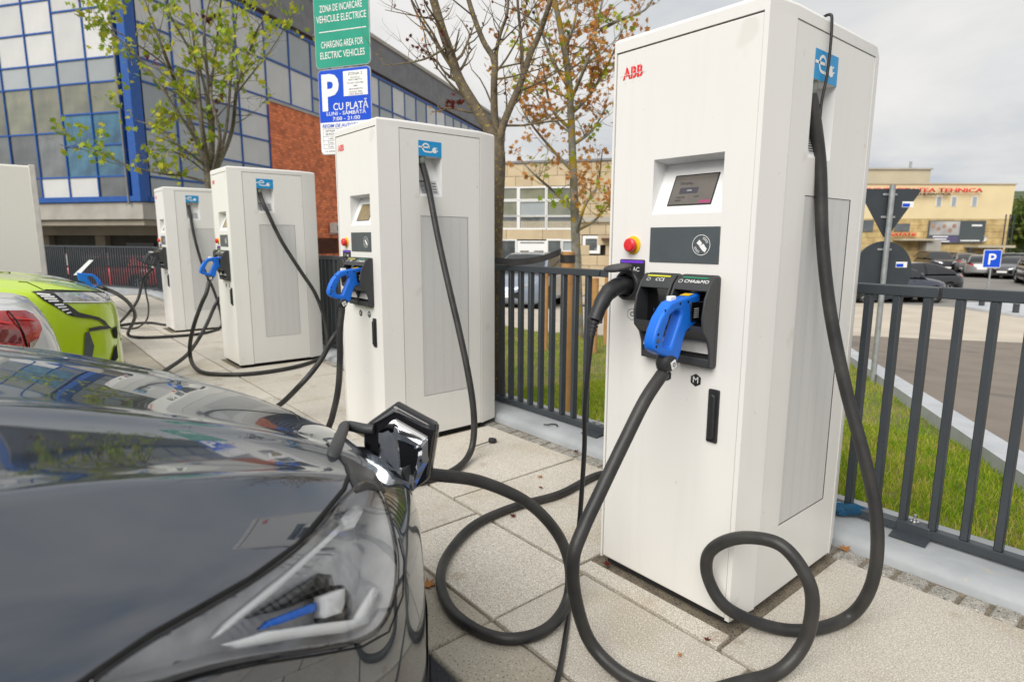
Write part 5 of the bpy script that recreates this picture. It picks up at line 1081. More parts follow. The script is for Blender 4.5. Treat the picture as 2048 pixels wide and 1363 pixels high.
a, z1_ = ou(1762, 373); b, _ = ou(1960, 373); w_ = b - a
def ulet(s, px0, px1, py, hpx, mt, bold, thick=0.08):
    a, zc2 = ou(px0, py); b, _ = ou(px1, py); h = ou(px0, py - hpx/2)[1] - ou(px0, py + hpx/2)[1]
    o = text_fit(s, h, b - a, mt, un, T((a+b)/2, -0.35, zc2) @ RF, bold=bold); md = o.modifiers.new('thick', 'SOLIDIFY'); md.thickness = thick; return o
ulet('UNIVERSITATEA TEHNICA', 1718, 1960, 380, 8.5, 'red_print', 0.05); ulet('DIN CLUJ-NAPOCA', 1800, 1896, 388.5, 4.2, 'black_print', 0.03); ulet('NATAȚIE', 1773, 1828, 468.5, 6.5, 'red_print', 0.045)
bb = upatch(1857, 441, 1964, 486, 'panel_grey', 'billboard', -0.16, -0.06)
MM('photo_pale', (0.55, 0.54, 0.52), 0.5, c2=(0.25, 0.24, 0.24), vs=0.5); MM('photo_skin', (0.45, 0.28, 0.20), 0.5, var=0.4, vs=2); MM('photo_violet', (0.13, 0.11, 0.22), 0.5, var=0.3, vs=0.6)
upatch(1858.5, 442.5, 1915, 470, 'photo_pale', 'billboard_print', -0.165, -0.161, bb); upatch(1862, 471, 1912, 484.5, 'photo_violet', 'billboard_print', -0.166, -0.161, bb)
for px, py in ((1864, 452), (1874, 458), (1886, 453), (1897, 461), (1906, 452)):
    u, z = ou(px, py); MB().lathe([(0.18, 0), (0.18, 0.004)], (u, -0.166, z), (0, -1, 0), 14).ob('portrait_print', MT['photo_skin'], bb)
for px0, px1, py in ((1863, 1893, 473), (1863, 1890, 478), (1863, 1896, 482.5), (1918, 1956, 481)): upatch(px0, py-1.2, px1, py+1.2, 'white_print', 'billboard_text', -0.168, -0.1662, bb)
upatch(1941, 449, 1961, 452.5, 'white_print', 'billboard_text', -0.168, -0.161, bb)
upatch(1785, 477, 1850, 481, 'cream_dull', 'canopy', -1.2, 0.0); upatch(1928, 490, 2000, 495, 'cream_dull', 'canopy', -1.6, 0.0); upatch(1936, 496, 1944, 508, 'glass_dark', 'window'); upatch(1790, 447, 1818, 462, 'glass_dark', 'window'); upatch(1725, 440, 1745, 463, 'glass_dark', 'window')
upatch(1965, 511, 2032, 522, 'rendered', 'terrace_wall', -2.5, -0.02); upatch(1840, 480, 1862, 535, 'rendered', 'stair_wall', -0.9, -0.02)
for px in (1986, 1994, 2002): u, z = ou(px, 430); MB().cyl((u, -1.4, GZ), (u, -1.4, z), 0.05, n=8).ob('flagpole', MT['fence_paint'], un)
u, z = ou(1964, 477); MB().lathe([(0.02, 0.12), (0.2, 0.06), (0.26, 0)], (u, -0.2, z), (0.3, 1, 0), 16, False, False).ob('satellite_dish', MT['ac_white'], un)
MV, PV = blk(1795, 480, 62); hb_ = empty('upper_block'); hb_.matrix_world = MV; tag(hb_, 'plain dull cream block rising behind the red lettering', 'building')
a = onpl(1660, 400, PV, CR_)[0]; b = onpl(1855, 400, PV, CR_)[0]; z1_ = onpl(1795, 339, PV, CR_)[1]
MB().bx(a, b, 0, 10, GZ-0.4, z1_).ob('wall', MT['cream_dull'], hb_); MB().bx(a-0.1, b+0.15, -0.15, 10.1, z1_, z1_+0.15).ob('roof_edge', MT['fascia_edge'], hb_)
u = onpl(1833, 340, PV, CR_)[0]; MB().cyl((u, 1, z1_), (u, 1, z1_+0.9), 0.12, n=8).ob('vent_pipe', MT['galvanised'], hb_)

# hill and trees far right
MM('forest', (0.05, 0.075, 0.035), 0.95, c2=(0.10, 0.125, 0.06), vs=0.05, bump=1.0, bs=0.08)
Ph = atd(2420, 470, 900); m = MB(); r9 = random.Random(4)
def hill(u, v):
    x = (u - 0.5) * 1500; y = (v - 0.5) * 700; h = 92 * max(0, 1 - (2*u-1)**2) ** 1.0 * max(0, 1 - (2*v-1)**2)
    p = Ph + CR_ * x + FH * y; return Vector((p.x, p.y, h - 8 + 5*sin(u*61) * sin(v*37) + 3*sin(u*140+1)))
m.grid(hill, 60, 24); tag(m.ob('hill', MT['forest'], sm=180), kind='structure')
def bush_tree(P, h, w, seed, label, name='tree', mt='leaf_far', n=1400, ls=0.45, trunk=True):
    t = Tree(seed); R = t.R; B = Vector(P)
    t.w.tube([B, B + Vector((0.1, 0, h*0.35)), B + Vector((0.0, 0.1, h*0.75))], [0.04*h, 0.03*h, 0.01*h], 8)
    cl = [(B + Vector((R.gauss(0, w*0.28), R.gauss(0, w*0.28), h*(0.25 + 0.7*R.random()))), w*R.uniform(0.16, 0.32)) for _ in range(16)]
    for c_, rr in cl: t.w.tube([B + Vector((0, 0, h*0.3)), c_], [0.012*h, 0.003*h], 5)
    for _ in range(n):
        c_, rr = R.choice(cl); v = Vector((R.gauss(0, 1), R.gauss(0, 1), R.gauss(0, 0.8))).normalized() * rr * R.random()**0.4; t.leaf(c_ + v, ls, mt)
    return t.done(B, label, 'bark', name, 'far trees beside the cream building')
for (px, dep, h, w, lab) in ((2032, 60, 6.2, 5.5, 'pale green tree at right edge beside the cream building'), (2062, 56, 5.4, 5, 'bushy green tree cut off by the right picture edge'), (2048, 78, 9.0, 7, 'taller green tree behind the others at right edge'), (2024, 72, 5.0, 4.5, 'low green tree directly right of the cream building corner')):
    P = atd(px, 530, dep); P.z = GZ; bush_tree(P, h, w, int(px), lab)

# ================================================================ vehicles
from mathutils.bvhtree import BVHTree
def paint(name, c, metal=0.0, rough=0.35, cior=1.5): return MM(name, c, rough, metal=metal, coat=1.0, spec=0.5, cior=cior)
paint('paint_dark', (0.022, 0.032, 0.052), 1.0, 0.26, 2.15); MT['paint_dark'].node_tree.nodes['Principled BSDF'].inputs['Coat Tint'].default_value = (0.80, 0.90, 1.0, 1); paint('paint_lime', (0.50, 0.70, 0.0), 0.0, 0.32); paint('paint_white', (0.62, 0.63, 0.63), 0.0, 0.3); paint('paint_navy', (0.045, 0.05, 0.075), 0.3); paint('paint_black', (0.012, 0.012, 0.014), 0.2)
paint('paint_silver', (0.36, 0.36, 0.36), 0.6); paint('paint_grey', (0.10, 0.10, 0.11), 0.5); paint('paint_red', (0.42, 0.02, 0.025)); paint('paint_bluegrey', (0.27, 0.32, 0.40), 0.4)
MM('car_glass', (0.02, 0.023, 0.025), 0.05, spec=0.9); MM('tyre', (0.018, 0.018, 0.018), 0.85, bump=0.4, bs=60); MM('rim', (0.45, 0.45, 0.46), 0.3, metal=0.9)
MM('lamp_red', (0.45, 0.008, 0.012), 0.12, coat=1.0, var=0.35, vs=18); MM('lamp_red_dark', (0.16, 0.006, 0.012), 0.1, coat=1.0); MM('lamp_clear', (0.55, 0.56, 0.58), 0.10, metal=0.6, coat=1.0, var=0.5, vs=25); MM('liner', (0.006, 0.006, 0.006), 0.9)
MM('lamp_silver', (0.92, 0.92, 0.92), 0.25, metal=0.2); MM('truck_white', (0.78, 0.765, 0.69), 0.5); MM('lamp_housing', (0.70, 0.70, 0.71), 0.3, metal=0.2, var=0.2, vs=30)
def lens_mat():
    m = bpy.data.materials.new('lens_clear'); m.use_nodes = True; t = m.node_tree; n = t.nodes; l = t.links; n.remove(n['Principled BSDF'])
    g = n.new('ShaderNodeBsdfGlossy'); g.inputs['Roughness'].default_value = 0.015; tr = n.new('ShaderNodeBsdfTransparent'); tr.inputs['Color'].default_value = (0.93, 0.94, 0.95, 1); lw = n.new('ShaderNodeLayerWeight'); pw = n.new('ShaderNodeMath'); pw.operation = 'POWER'; l.new(lw.outputs['Facing'], pw.inputs[0]); pw.inputs[1].default_value = 4.0; f = n.new('ShaderNodeMath'); f.operation = 'MULTIPLY_ADD'; l.new(pw.outputs[0], f.inputs[0]); f.inputs[1].default_value = 0.93; f.inputs[2].default_value = 0.055
    x = n.new('ShaderNodeMixShader'); l.new(f.outputs[0], x.inputs[0]); l.new(tr.outputs[0], x.inputs[1]); l.new(g.outputs[0], x.inputs[2]); l.new(x.outputs[0], n['Material Output'].inputs['Surface']); return m
MT['lens_clear'] = lens_mat()
SEC = [(0, 0), (0.55, 0.0), (0.88, 0.025), (0.985, 0.14), (1.0, 0.32), (1.0, 0.52), (0.975, 0.70), (0.925, 0.83), (0.83, 0.915), (0.66, 0.966), (0.42, 0.99), (0.2, 0.998), (0, 1.0)]
def sec_at(v, S):
    f = v * (len(S) - 1); i = min(int(f), len(S) - 2); t = f - i; a = S[max(i-1, 0)]; b = S[i]; c = S[i+1]; d = S[min(i+2, len(S)-1)]
    if i == 0: a = (-S[1][0], S[1][1])
    if i == len(S) - 2: d = (-S[-2][0], S[-2][1])
    r = []
    for k in (0, 1): r.append(0.5 * ((2*b[k]) + (c[k]-a[k])*t + (2*a[k]-5*b[k]+4*c[k]-d[k])*t*t + (3*b[k]-a[k]-3*c[k]+d[k])*t**3))
    return r
class Car:
    """nose at local y=0, tail at y=-L, wheels on z=0, +x is the right side seen from the driver"""
    def __init__(s, L, W, H, zt, zb, ln=1.0, nn=1.9, lr=0.7, nr=2.6, sec=SEC, ridge=None):
        s.L, s.W, s.H, s.zt, s.zb, s.ln, s.nn, s.lr, s.nr, s.sec, s.ridge = L, W, H, zt, zb, ln, nn, lr, nr, sec, ridge
    def w(s, t):
        a = (1 - (1 - min(max(t, 0) / s.ln, 1)) ** s.nn) ** (1 / s.nn); b = (1 - (1 - min(max(s.L - t, 0) / s.lr, 1)) ** s.nr) ** (1 / s.nr)
        return s.W / 2 * a * b
    def S(s, t, v, side):
        x, z = sec_at(v, s.sec); w = s.w(t); z0 = spl(t, s.zb); z1 = spl(t, s.zt); xx = x * w
        zz = z0 + (z1 - z0) * z
        if s.ridge and v > 0.6: zz += s.ridge(abs(xx), t) * min(1, (v - 0.6) / 0.1)
        return Vector((side * xx, -t, zz))
    def tlist(s, n):
        a = [s.ln * (i / (n*0.4)) ** 2.4 for i in range(int(n*0.4))]; c = [s.L - s.lr * (i / (n*0.22)) ** 2.4 for i in range(int(n*0.22))][::-1]
        m_ = n - len(a) - len(c); b = [s.ln + (s.L - s.lr - s.ln) * i / m_ for i in range(m_)]
        return a + b + c
    def mesh(s, n=90, nv=44):
        ts = s.tlist(n); m = MB(); row = 2 * nv
        for t in ts:
            for j in range(nv + 1): m.v.append(tuple(s.S(t, j / nv, 1)))
            for j in range(nv - 1, 0, -1): m.v.append(tuple(s.S(t, j / nv, -1)))
        for i in range(len(ts) - 1):
            for j in range(row): k = (j + 1) % row; m.f.append((i*row + j, (i+1)*row + j, (i+1)*row + k, i*row + k))
        return m
    def cab(s, K, wb, wt):       # greenhouse: K = (t, z) roof line keys; returns surface fn(t, v, side)
        def G(t, v, side):
            zr = spl(t, K); z0 = min(spl(t, s.zt) - 0.03, zr - 0.02); h = zr - z0; hn = max(0.0, min(1, h / (s.H - 1.0 if s.H > 1.2 else 0.4)))
            wtop = wb + (wt - wb) * hn; P = [(wb, 0), (wb + (wtop - wb) * 0.5, 0.5), (wtop + 0.01, 0.86), (wtop - 0.05, 0.97), (wtop * 0.6, 1.0), (0, 1.015)]
            f = v * (len(P) - 1); i = min(int(f), len(P) - 2); q = f - i
            x = P[i][0] + (P[i+1][0] - P[i][0]) * q; z = P[i][1] + (P[i+1][1] - P[i][1]) * q
            return Vector((side * x, -t, z0 + h * z))
        return G
def wheel(par, x, y, r, w, side):
    t = MB(); t.lathe([(r*0.66, -w/2), (r*0.94, -w/2), (r, -w/2+0.03), (r, w/2-0.03), (r*0.94, w/2), (r*0.66, w/2)], (x, y, r), (1, 0, 0), 28, False, False)
    o = t.ob('wheel', MT['tyre'], par, sm=35)
    m = MB(); xo = side * (w/2 - 0.015); m.lathe([(r*0.67, -side*0.03), (r*0.66, 0), (r*0.60, 0.0), (r*0.58, -side*0.04)], (x + xo, y, r), (1, 0, 0), 28, False, False)
    for k in range(5):
        a = 2*pi*k/5; d = Vector((0, cos(a), sin(a))); e = Vector((0, -sin(a), cos(a))); c_ = Vector((x + xo - side*0.01, y, r)); tk = Vector((side*0.012, 0, 0))
        vs = [c_ + e*r*0.12, c_ - e*r*0.12, c_ + d*r*0.63 - e*r*0.09, c_ + d*r*0.63 + e*r*0.09]; m.add([v - tk for v in vs] + [v + tk for v in vs], [(0, 1, 2, 3), (4, 7, 6, 5), (0, 4, 5, 1), (1, 5, 6, 2), (2, 6, 7, 3), (3, 7, 4, 0)])
    m.cyl((x + xo - side*0.02, y, r), (x + xo + side*0.008, y, r), r*0.15, n=12); m.ob('rim', MT['rim'], o, sm=35)
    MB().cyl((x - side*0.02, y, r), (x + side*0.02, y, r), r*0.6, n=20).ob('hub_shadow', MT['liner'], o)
def body(car, root, pm, wheels, wr, n=90, nv=44, cut=None, ww=0.2):
    m = car.mesh(n, nv)
    def keep(f):
        c_ = sum((Vector(m.v[i]) for i in f), Vector()) / len(f)
        for y in wheels:
            if abs(c_.x) > car.W * 0.33 and (c_.y + y) ** 2 + (c_.z - wr) ** 2 < (wr * 1.13) ** 2: return False
        return not (cut and cut(c_))
    allf = list(m.f); fs = [f for f in allf if keep(f)]; m.f = fs
    o = m.ob('body', MT[pm], root, sm=180)
    for y in wheels:
        for s in (1, -1):
            x = s * (car.w(y) - ww * 0.55); wheel(root, x, -y, wr, ww, s)
            MB().lathe([(wr*1.16, -0.35), (wr*1.16, 0.10)], (s*(car.w(y) - 0.13), -y, wr), (s, 0, 0), 28, True, False).ob('wheel_liner', MT['liner'], root)
            P = []
            for i in range(25):
                a = pi * (-0.12 + 1.24 * i / 24); z = wr + wr*1.13*sin(a); yy = -y + wr*1.13*cos(a)
                P.append(Vector((s * (car.w(-yy) + 0.002), yy, max(z, 0.16))))
            MB().tube(P, 0.017, 6).ob('arch_trim', MT['dark_plastic'], root, sm=60)
    return o, (m.v, allf)
def sheet(fn, t0, t1, v0, v1, side, off, nt=8, nv=4):
    m = MB()
    def g(a, b):
        t = t0 + (t1 - t0) * a; v = v0 + (v1 - v0) * b; p = fn(t, v, side); n_ = Vector((p.x, 0, max(0.0, p.z - 0.9) * 1.2 + 0.15)).normalized(); return p + n_ * off
    return m.grid(g, nt, nv)
def cabin(car, root, K, pm, wb, wt, tf, tr):
    """dark glass greenhouse with painted roof and pillars"""
    G = car.cab(K, wb, wt); t0, t1 = K[0][0], K[-1][0]; g = MB()
    for s in (1, -1): g.add(*(lambda q: (q.v, q.f))(sheet(G, t0, t1, 0, 1, s, 0, 40, 15)))
    o = g.ob('greenhouse', MT['car_glass'], root, sm=180)
    for s in (1, -1):
        sheet(G, tf, tr, 0.52, 1.0, s, 0.006, 16, 10).ob('roof', MT[pm], o, sm=180)
        sheet(G, t0, tf, 0.44, 0.62, s, 0.006, 10, 3).ob('pillar', MT[pm], o, sm=180)
        sheet(G, tr - 0.12, t1 - 0.02, 0.0, 0.60, s, 0.006, 10, 8).ob('pillar', MT[pm], o, sm=180)
        sheet(G, (tf + tr) / 2 - 0.05, (tf + tr) / 2 + 0.05, 0.0, 0.52, s, 0.004, 2, 6).ob('pillar', MT['gloss_black'], o, sm=180)
    return G
def deco(car, fn, t0, t1, v0, v1, side, off, mt, nm, root):
    m = MB()
    def g(a, b):
        t = t0 + (t1-t0)*a; v = v0 + (v1-v0)*b; e = 0.004
        p = car.S(t, v, side); n_ = (car.S(t+e, v, side) - car.S(max(0, t-e), v, side)).cross(car.S(t, v+e, side) - car.S(t, v-e, side)); n_ = n_.normalized() if n_.length > 1e-12 else Vector((0, 1, 0))
        if n_.dot(p - Vector((0, p.y - 0.6 * (1 if t < 1 else -1 if t > car.L - 1 else 0), 0.5))) < 0: n_ = -n_
        return p + n_ * off
    return m.grid(g, 8, 5).ob(nm, MT[mt], root, sm=180)
ZB = [(0, 0.42), (0.05, 0.30), (0.2, 0.22), (0.6, 0.19), (3.6, 0.2), (4.2, 0.3), (4.6, 0.45), (5.5, 0.5)]
def scale_keys(K, L, L0=4.3): return [(t * L / L0, z) for t, z in K]
def generic(label, x, y, z, rz, pm, L=4.3, W=1.8, H=1.46, kind='hatch', group=None, name='parked_car', hood=0.0, lr=0.7, nr=2.8, K=None):
    r = empty(name, (x, y, z), rz, label, 'car', group)
    ztk = {'hatch': [(0, 0.50), (0.05, 0.66), (0.15, 0.74), (0.5, 0.86), (1.1, 0.96), (1.5, 0.98), (3.6, 0.99), (4.1, 0.96), (4.25, 0.82), (4.3, 0.6)],
           'sedan': [(0, 0.48), (0.05, 0.64), (0.15, 0.72), (0.5, 0.83), (1.1, 0.92), (1.5, 0.95), (3.5, 0.98), (4.1, 0.95), (4.25, 0.84), (4.3, 0.6)],
           'suv': [(0, 0.58), (0.05, 0.80), (0.15, 0.92), (0.5, 1.0), (1.1, 1.06), (1.5, 1.08), (3.6, 1.1), (4.15, 1.06), (4.26, 0.9), (4.3, 0.65)]}[kind]
    c = Car(L, W, H, scale_keys([(t, q + hood) for t, q in ztk], L), scale_keys(ZB, L), 1.0, 2.4, lr, nr)
    k = L / 4.3; wr = 0.31 if kind != 'suv' else 0.35; body(c, r, pm, (0.82*k, 3.42*k), wr, 64, 30)
    K = K or {'hatch': [(1.02, 0.94), (1.55, 1.27), (1.9, H-0.03), (2.5, H), (3.3, H-0.04), (3.8, H-0.16), (4.1, 1.08), (4.18, 0.95)], 'sedan': [(1.1, 0.92), (1.6, 1.22), (2.0, H-0.03), (2.5, H), (3.0, H-0.05), (3.4, H-0.2), (3.78, 1.02), (3.86, 0.95)],
         'suv': [(1.0, 1.04), (1.45, 1.38), (1.75, H-0.04), (2.4, H), (3.4, H-0.03), (3.9, H-0.13), (4.12, 1.22), (4.2, 1.06)]}[kind]
    K = [(t * k, q) for t, q in K]; cabin(c, r, K, pm, W*0.44, W*0.34, K[2][0] - 0.08*k, K[4][0] + (0.25*k if kind != 'sedan' else 0.1))
    for s in (1, -1):
        deco(c, None, 0.05*k, 0.42*k, 0.60, 0.70, s, 0.008, 'lamp_clear', 'headlight', r)
        deco(c, None, L-0.38*k, L-0.05*k, 0.58, 0.70, s, 0.008, 'lamp_red', 'taillight', r)
        MB().lathe([(0.001, -0.06), (0.07, -0.05), (0.09, 0.02), (0.05, 0.06), (0.001, 0.065)], (s*(W/2 + 0.06), -1.45*k, ztk[5][1] + 0.06), (0, 1, 0), 12).ob('door_mirror', MT[pm], r, sm=60)
    for s in (1, -1): MB().grid(lambda a, b: c.S(0.004 + 0.10*a*a*k, 0.28 + 0.22*b, s) + Vector((0, 0.012, 0)), 6, 4).ob('grille', MT['gloss_black'], r, sm=180)
    MB().bx(-0.26, 0.26, 0.012, 0.022, 0.40, 0.51).ob('number_plate', MT['white_print'], r); MB().bx(-0.26, 0.26, -L-0.022, -L-0.012, 0.52, 0.63).ob('number_plate', MT['white_print'], r)
    return r, c
def caster(root, geo):
    M = root.matrix_basis if root.parent is None else root.matrix_world
    M = Matrix.LocRotScale(root.location, root.rotation_euler, None); Mi = M.inverted()
    bv = BVHTree.FromPolygons([M @ Vector(v) for v in geo[0]], geo[1])
    def hit(px, py):
        d = ray(px, py).normalized(); p, n_, i, dd = bv.ray_cast(CAM, d)
        if p is None: p, n_, i, dd = bv.find_nearest(CAM + d * 2.0)
        if n_.dot(d) > 0: n_ = -n_
        return Mi @ p, (Mi.to_3x3() @ n_)
    return hit
def dsz(P, k=3):
    o = []
    for i in range(len(P)):
        a, b = P[i], P[(i+1) % len(P)]
        for j in range(k): o.append((a[0] + (b[0]-a[0])*j/k, a[1] + (b[1]-a[1])*j/k))
    return o
def patch(hit, P, mt, nm, root, off=0.004, sub=2, k=4, thick=0.0):
    bm = bmesh.new(); vs = [bm.verts.new((x, y, 0)) for x, y in dsz(P, k)]; es = [bm.edges.new((vs[i], vs[(i+1) % len(vs)])) for i in range(len(vs))]
    bmesh.ops.triangle_fill(bm, use_beauty=True, edges=es)
    for _ in range(sub): bmesh.ops.subdivide_edges(bm, edges=list(bm.edges), cuts=1, use_grid_fill=True)
    bmesh.ops.triangulate(bm, faces=list(bm.faces))
    for v in bm.verts: p, n_ = hit(v.co.x, v.co.y); v.co = p + n_ * off
    bmesh.ops.recalc_face_normals(bm, faces=bm.faces)
    me = bpy.data.meshes.new(nm); bm.to_mesh(me); bm.free(); o = mkob(nm, me, MT[mt], root, sm=180)
    ref = hit(sum(p[0] for p in P)/len(P), sum(p[1] for p in P)/len(P))[1]
    if sum((f.normal.dot(ref) * f.area for f in me.polygons)) < 0: me.flip_normals()
    if thick: md = o.modifiers.new('thick', 'SOLIDIFY'); md.thickness = thick
    return o
def pline(hit, P, r, mt, nm, root, off=0.0, k=4, closed=False, n=6):
    Q = [hit(x, y) for x, y in (dsz(P, k) if closed else [( P[i][0] + (P[i+1][0]-P[i][0])*j/k, P[i][1] + (P[i+1][1]-P[i][1])*j/k) for i in range(len(P)-1) for j in range(k)] + [P[-1]])]
    pts_ = [p + n_ * off for p, n_ in Q]
    if closed: pts_.append(pts_[0])
    return MB().tube(pts_, r, n).ob(nm, MT[mt], root, sm=60)

# ---- dark car in the foreground
DK = (-0.33, -0.875, -0.12)
dk = empty('parked_car', DK, 0, 'dark grey car in the foreground, its nose charge flap with chrome diamond open', 'car')
def ridge_z(x, t):
    f = min(1, max(0, (t - 0.10) / 0.35)); c1 = 0.30; c2 = 0.37 + 0.34 * min(1.1, t); q = (x - c1) / (c2 - c1)
    z = 0.007 * math.exp(-((x - c1) / 0.035) ** 2) + 0.010 * math.exp(-((x - c2) / 0.045) ** 2)
    if 0 < q < 1: z -= 0.007 * sin(pi * q)
    return f * z
SECD = [(0, 0), (0.6, 0.0), (0.90, 0.03), (0.985, 0.15), (1.0, 0.32), (1.0, 0.52), (0.985, 0.68), (0.955, 0.80), (0.885, 0.895), (0.74, 0.957), (0.47, 0.986), (0.22, 0.997), (0, 1.0)]
zc = Car(4.08, 1.75, 1.56, [(0, 0.57), (0.02, 0.675), (0.05, 0.745), (0.1, 0.80), (0.2, 0.868), (0.35, 0.94), (0.55, 1.015), (0.8, 1.09), (1.05, 1.145), (1.3, 1.17), (3.3, 1.12), (3.9, 1.0), (4.05, 0.85), (4.08, 0.6)],
         [(0, 0.44), (0.03, 0.30), (0.12, 0.21), (0.4, 0.17), (3.5, 0.2), (4.0, 0.35), (4.08, 0.5)], 1.0, 1.9, 0.7, 2.8, SECD, ridge_z)
HL = [(733, 957), (765, 985), (785, 1050), (797, 1120), (792, 1190), (765, 1255), (720, 1282), (640, 1297), (520, 1314), (400, 1340), (290, 1376), (170, 1376), (200, 1345), (300, 1278), (400, 1222), (500, 1166), (600, 1095), (660, 1030), (697, 985)]
def chaikin(P, n=2):
    for _ in range(n): P = [q for i in range(len(P)) for q in ((P[i][0]*0.75 + P[(i+1) % len(P)][0]*0.25, P[i][1]*0.75 + P[(i+1) % len(P)][1]*0.25), (P[i][0]*0.25 + P[(i+1) % len(P)][0]*0.75, P[i][1]*0.25 + P[(i+1) % len(P)][1]*0.75))]
    return P
HL = chaikin(HL)
def cutd(c_):
    for s in (1, -1):
        P = Vector((s * c_.x, c_.y, c_.z)) + Vector(DK)
        if P.x > DK[0] and s * c_.x > 0.02 and c_.y > -1.2 and c_.z > 0.35 and inpoly(pix(P), HL): return True
    return False
bo, geo = body(zc, dk, 'paint_dark', (0.82, 3.4), 0.32, 230, 120, cutd)
hit = caster(dk, geo)
K = [(1.02, 1.11), (1.5, 1.38), (1.85, 1.52), (2.4, 1.56), (3.2, 1.52), (3.7, 1.35), (4.0, 1.0)]
cabin(zc, dk, K, 'paint_dark', 0.77, 0.6, 1.75, 3.4)
patch(hit, HL, 'lens_clear', 'headlight', dk, 0.001, 2, 1)
hl = [c_ for c_ in dk.children if c_.name.startswith('headlight')][0]
patch(hit, HL, 'lamp_housing', 'lamp_bowl', hl, -0.075, 2, 1)
bw = MB(); Q = [hit(x, y) for x, y in dsz(HL, 1)]; n_ = len(Q); bw.add([p - q*0.004 for p, q in Q] + [p - q*0.076 for p, q in Q], [(i, (i+1) % n_, n_+(i+1) % n_, n_+i) for i in range(n_)]); bw.ob('lamp_wall', MT['lamp_housing'], hl, sm=60)
pline(hit, HL, 0.0045, 'gloss_black', 'lamp_seal', hl, -0.001, 1, True)
patch(hit, [(700, 1030), (708, 1040), (570, 1178), (462, 1266), (446, 1274), (474, 1240), (600, 1130)], 'lamp_silver', 'light_strip', hl, -0.02, 1, 3, 0.012)
patch(hit, [(735, 985), (752, 1000), (735, 1035), (712, 1040), (705, 1015)], 'lamp_silver', 'reflector', hl, -0.03, 1, 3, 0.012)
patch(hit, [(470, 1288), (560, 1262), (735, 1240), (774, 1172), (782, 1176), (762, 1246), (712, 1266), (600, 1280), (500, 1297)], 'lamp_silver', 'light_strip', hl, -0.022, 1, 3, 0.01)
patch(hit, [(578, 1238), (672, 1200), (672, 1218), (600, 1246), (560, 1256)], 'plug_blue', 'blue_trim_glint', hl, -0.035, 1, 3, 0.01)  # blue lamp trim that also paints in the plug's reflection
patch(hit, [(682, 1188), (722, 1172), (722, 1205), (716, 1225), (682, 1236)], 'white_print', 'projector_lens', hl, -0.03, 1, 3, 0.02)  # white colour paints in the pale reflection on the lens
p, q = hit(732, 1215); MB().lathe([(0.034, -0.03), (0.036, 0.0), (0.026, 0.01), (0.001, 0.016)], p - q*0.05, q, 20).ob('projector', MT['gloss_black'], hl, sm=50)
patch(hit, [(560, 1225), (640, 1170), (700, 1130), (725, 1135), (735, 1170), (700, 1185), (610, 1215)], 'gloss_black', 'inner_mask', hl, -0.06, 1, 3, 0.01)
# shut lines
pline(hit, [(120, 1395), (200, 1338), (300, 1270), (400, 1214), (500, 1157), (596, 1088), (652, 1022), (688, 978), (698, 950), (690, 925), (668, 905), (655, 888)], 0.0055, 'liner', 'bonnet_gap', dk, -0.002, 5)
pline(hit, [(797, 1075), (808, 1120), (806, 1190), (778, 1262), (725, 1292), (640, 1308), (520, 1326), (400, 1352), (300, 1385)], 0.0026, 'liner', 'bumper_gap', dk, -0.001, 5)
def nosept(x, t, v): return zc.S(t, v, 1 if x >= 0 else -1)
# lower grille and plate on the nose
for s in (1, -1):
    g = MB().grid(lambda a, b: zc.S(0.003 + 0.10*a*a, 0.22 + 0.16*b, s) + Vector((0, 0.006, 0)), 10, 5); g.ob('lower_grille', MT['black_plastic'], dk, sm=180)
# charge port, hinge arm and open flap with the chrome diamond
Pf = atd(800, 905, 1.60) - Vector(DK); fa = YAW - radians(12); fx = Vector((cos(fa), sin(fa), 0)); fn = Vector((sin(fa), -cos(fa), 0)); tilt = radians(-3)
fz = Vector((0, 0, 1)) * cos(tilt) - fn * sin(tilt) * -1.0; fz = fz.normalized(); fnn = fx.cross(fz).normalized()
MF = Matrix(((fx.x, fz.x, fnn.x, Pf.x), (fx.y, fz.y, fnn.y, Pf.y), (fx.z, fz.z, fnn.z, Pf.z), (0, 0, 0, 1)))
MFi = MF.inverted()
def fl(px, py):      # pixel -> flap plane coordinates
    o = MFi @ (CAM - Vector(DK)); d = MFi.to_3x3() @ ray(px, py); t = -o.z / d.z; return (o.x + d.x*t, o.y + d.y*t)
def fc(L): return [fl(620 + x*0.1761, 780 + y*0.1761) for x, y in L]
OUT = fc([(960, 150), (1395, 385), (1425, 430), (1420, 520), (1345, 1000), (1310, 1040), (1010, 1255), (960, 1262), (800, 1180), (640, 985), (605, 930), (600, 440), (640, 375)])
def grow(P, d):
    cx = sum(p[0] for p in P)/len(P); cy = sum(p[1] for p in P)/len(P); return [(cx + (x-cx)*d, cy + (y-cy)*d) for x, y in P]
OUT = dense(OUT, 64); flp = MB()
flp.rings([[Vector((x, y, z)) for x, y in grow(OUT, s)] for s, z in ((0.86, -0.05), (0.96, -0.045), (1.0, -0.03), (1.0, -0.012), (0.975, -0.002), (0.93, 0.002), (0.80, 0.002))])
flo = flp.ob('charge_flap', MT['gloss_black'], dk, sm=40, M=MF)
def radial(P, c_, n):
    o = []
    for k in range(n):
        a = 2*pi*k/n; d_ = (cos(a), sin(a)); best = None
        for i in range(len(P)):
            p, q = P[i], P[(i+1) % len(P)]; ex, ey = q[0]-p[0], q[1]-p[1]; den = d_[0]*ey - d_[1]*ex
            if abs(den) < 1e-12: continue
            t = ((p[0]-c_[0])*ey - (p[1]-c_[1])*ex) / den; u = ((p[0]-c_[0])*d_[1] - (p[1]-c_[1])*d_[0]) / den
            if t > 0 and -1e-9 <= u <= 1+1e-9: best = t
        o.append((c_[0] + d_[0]*best, c_[1] + d_[1]*best))
    return o
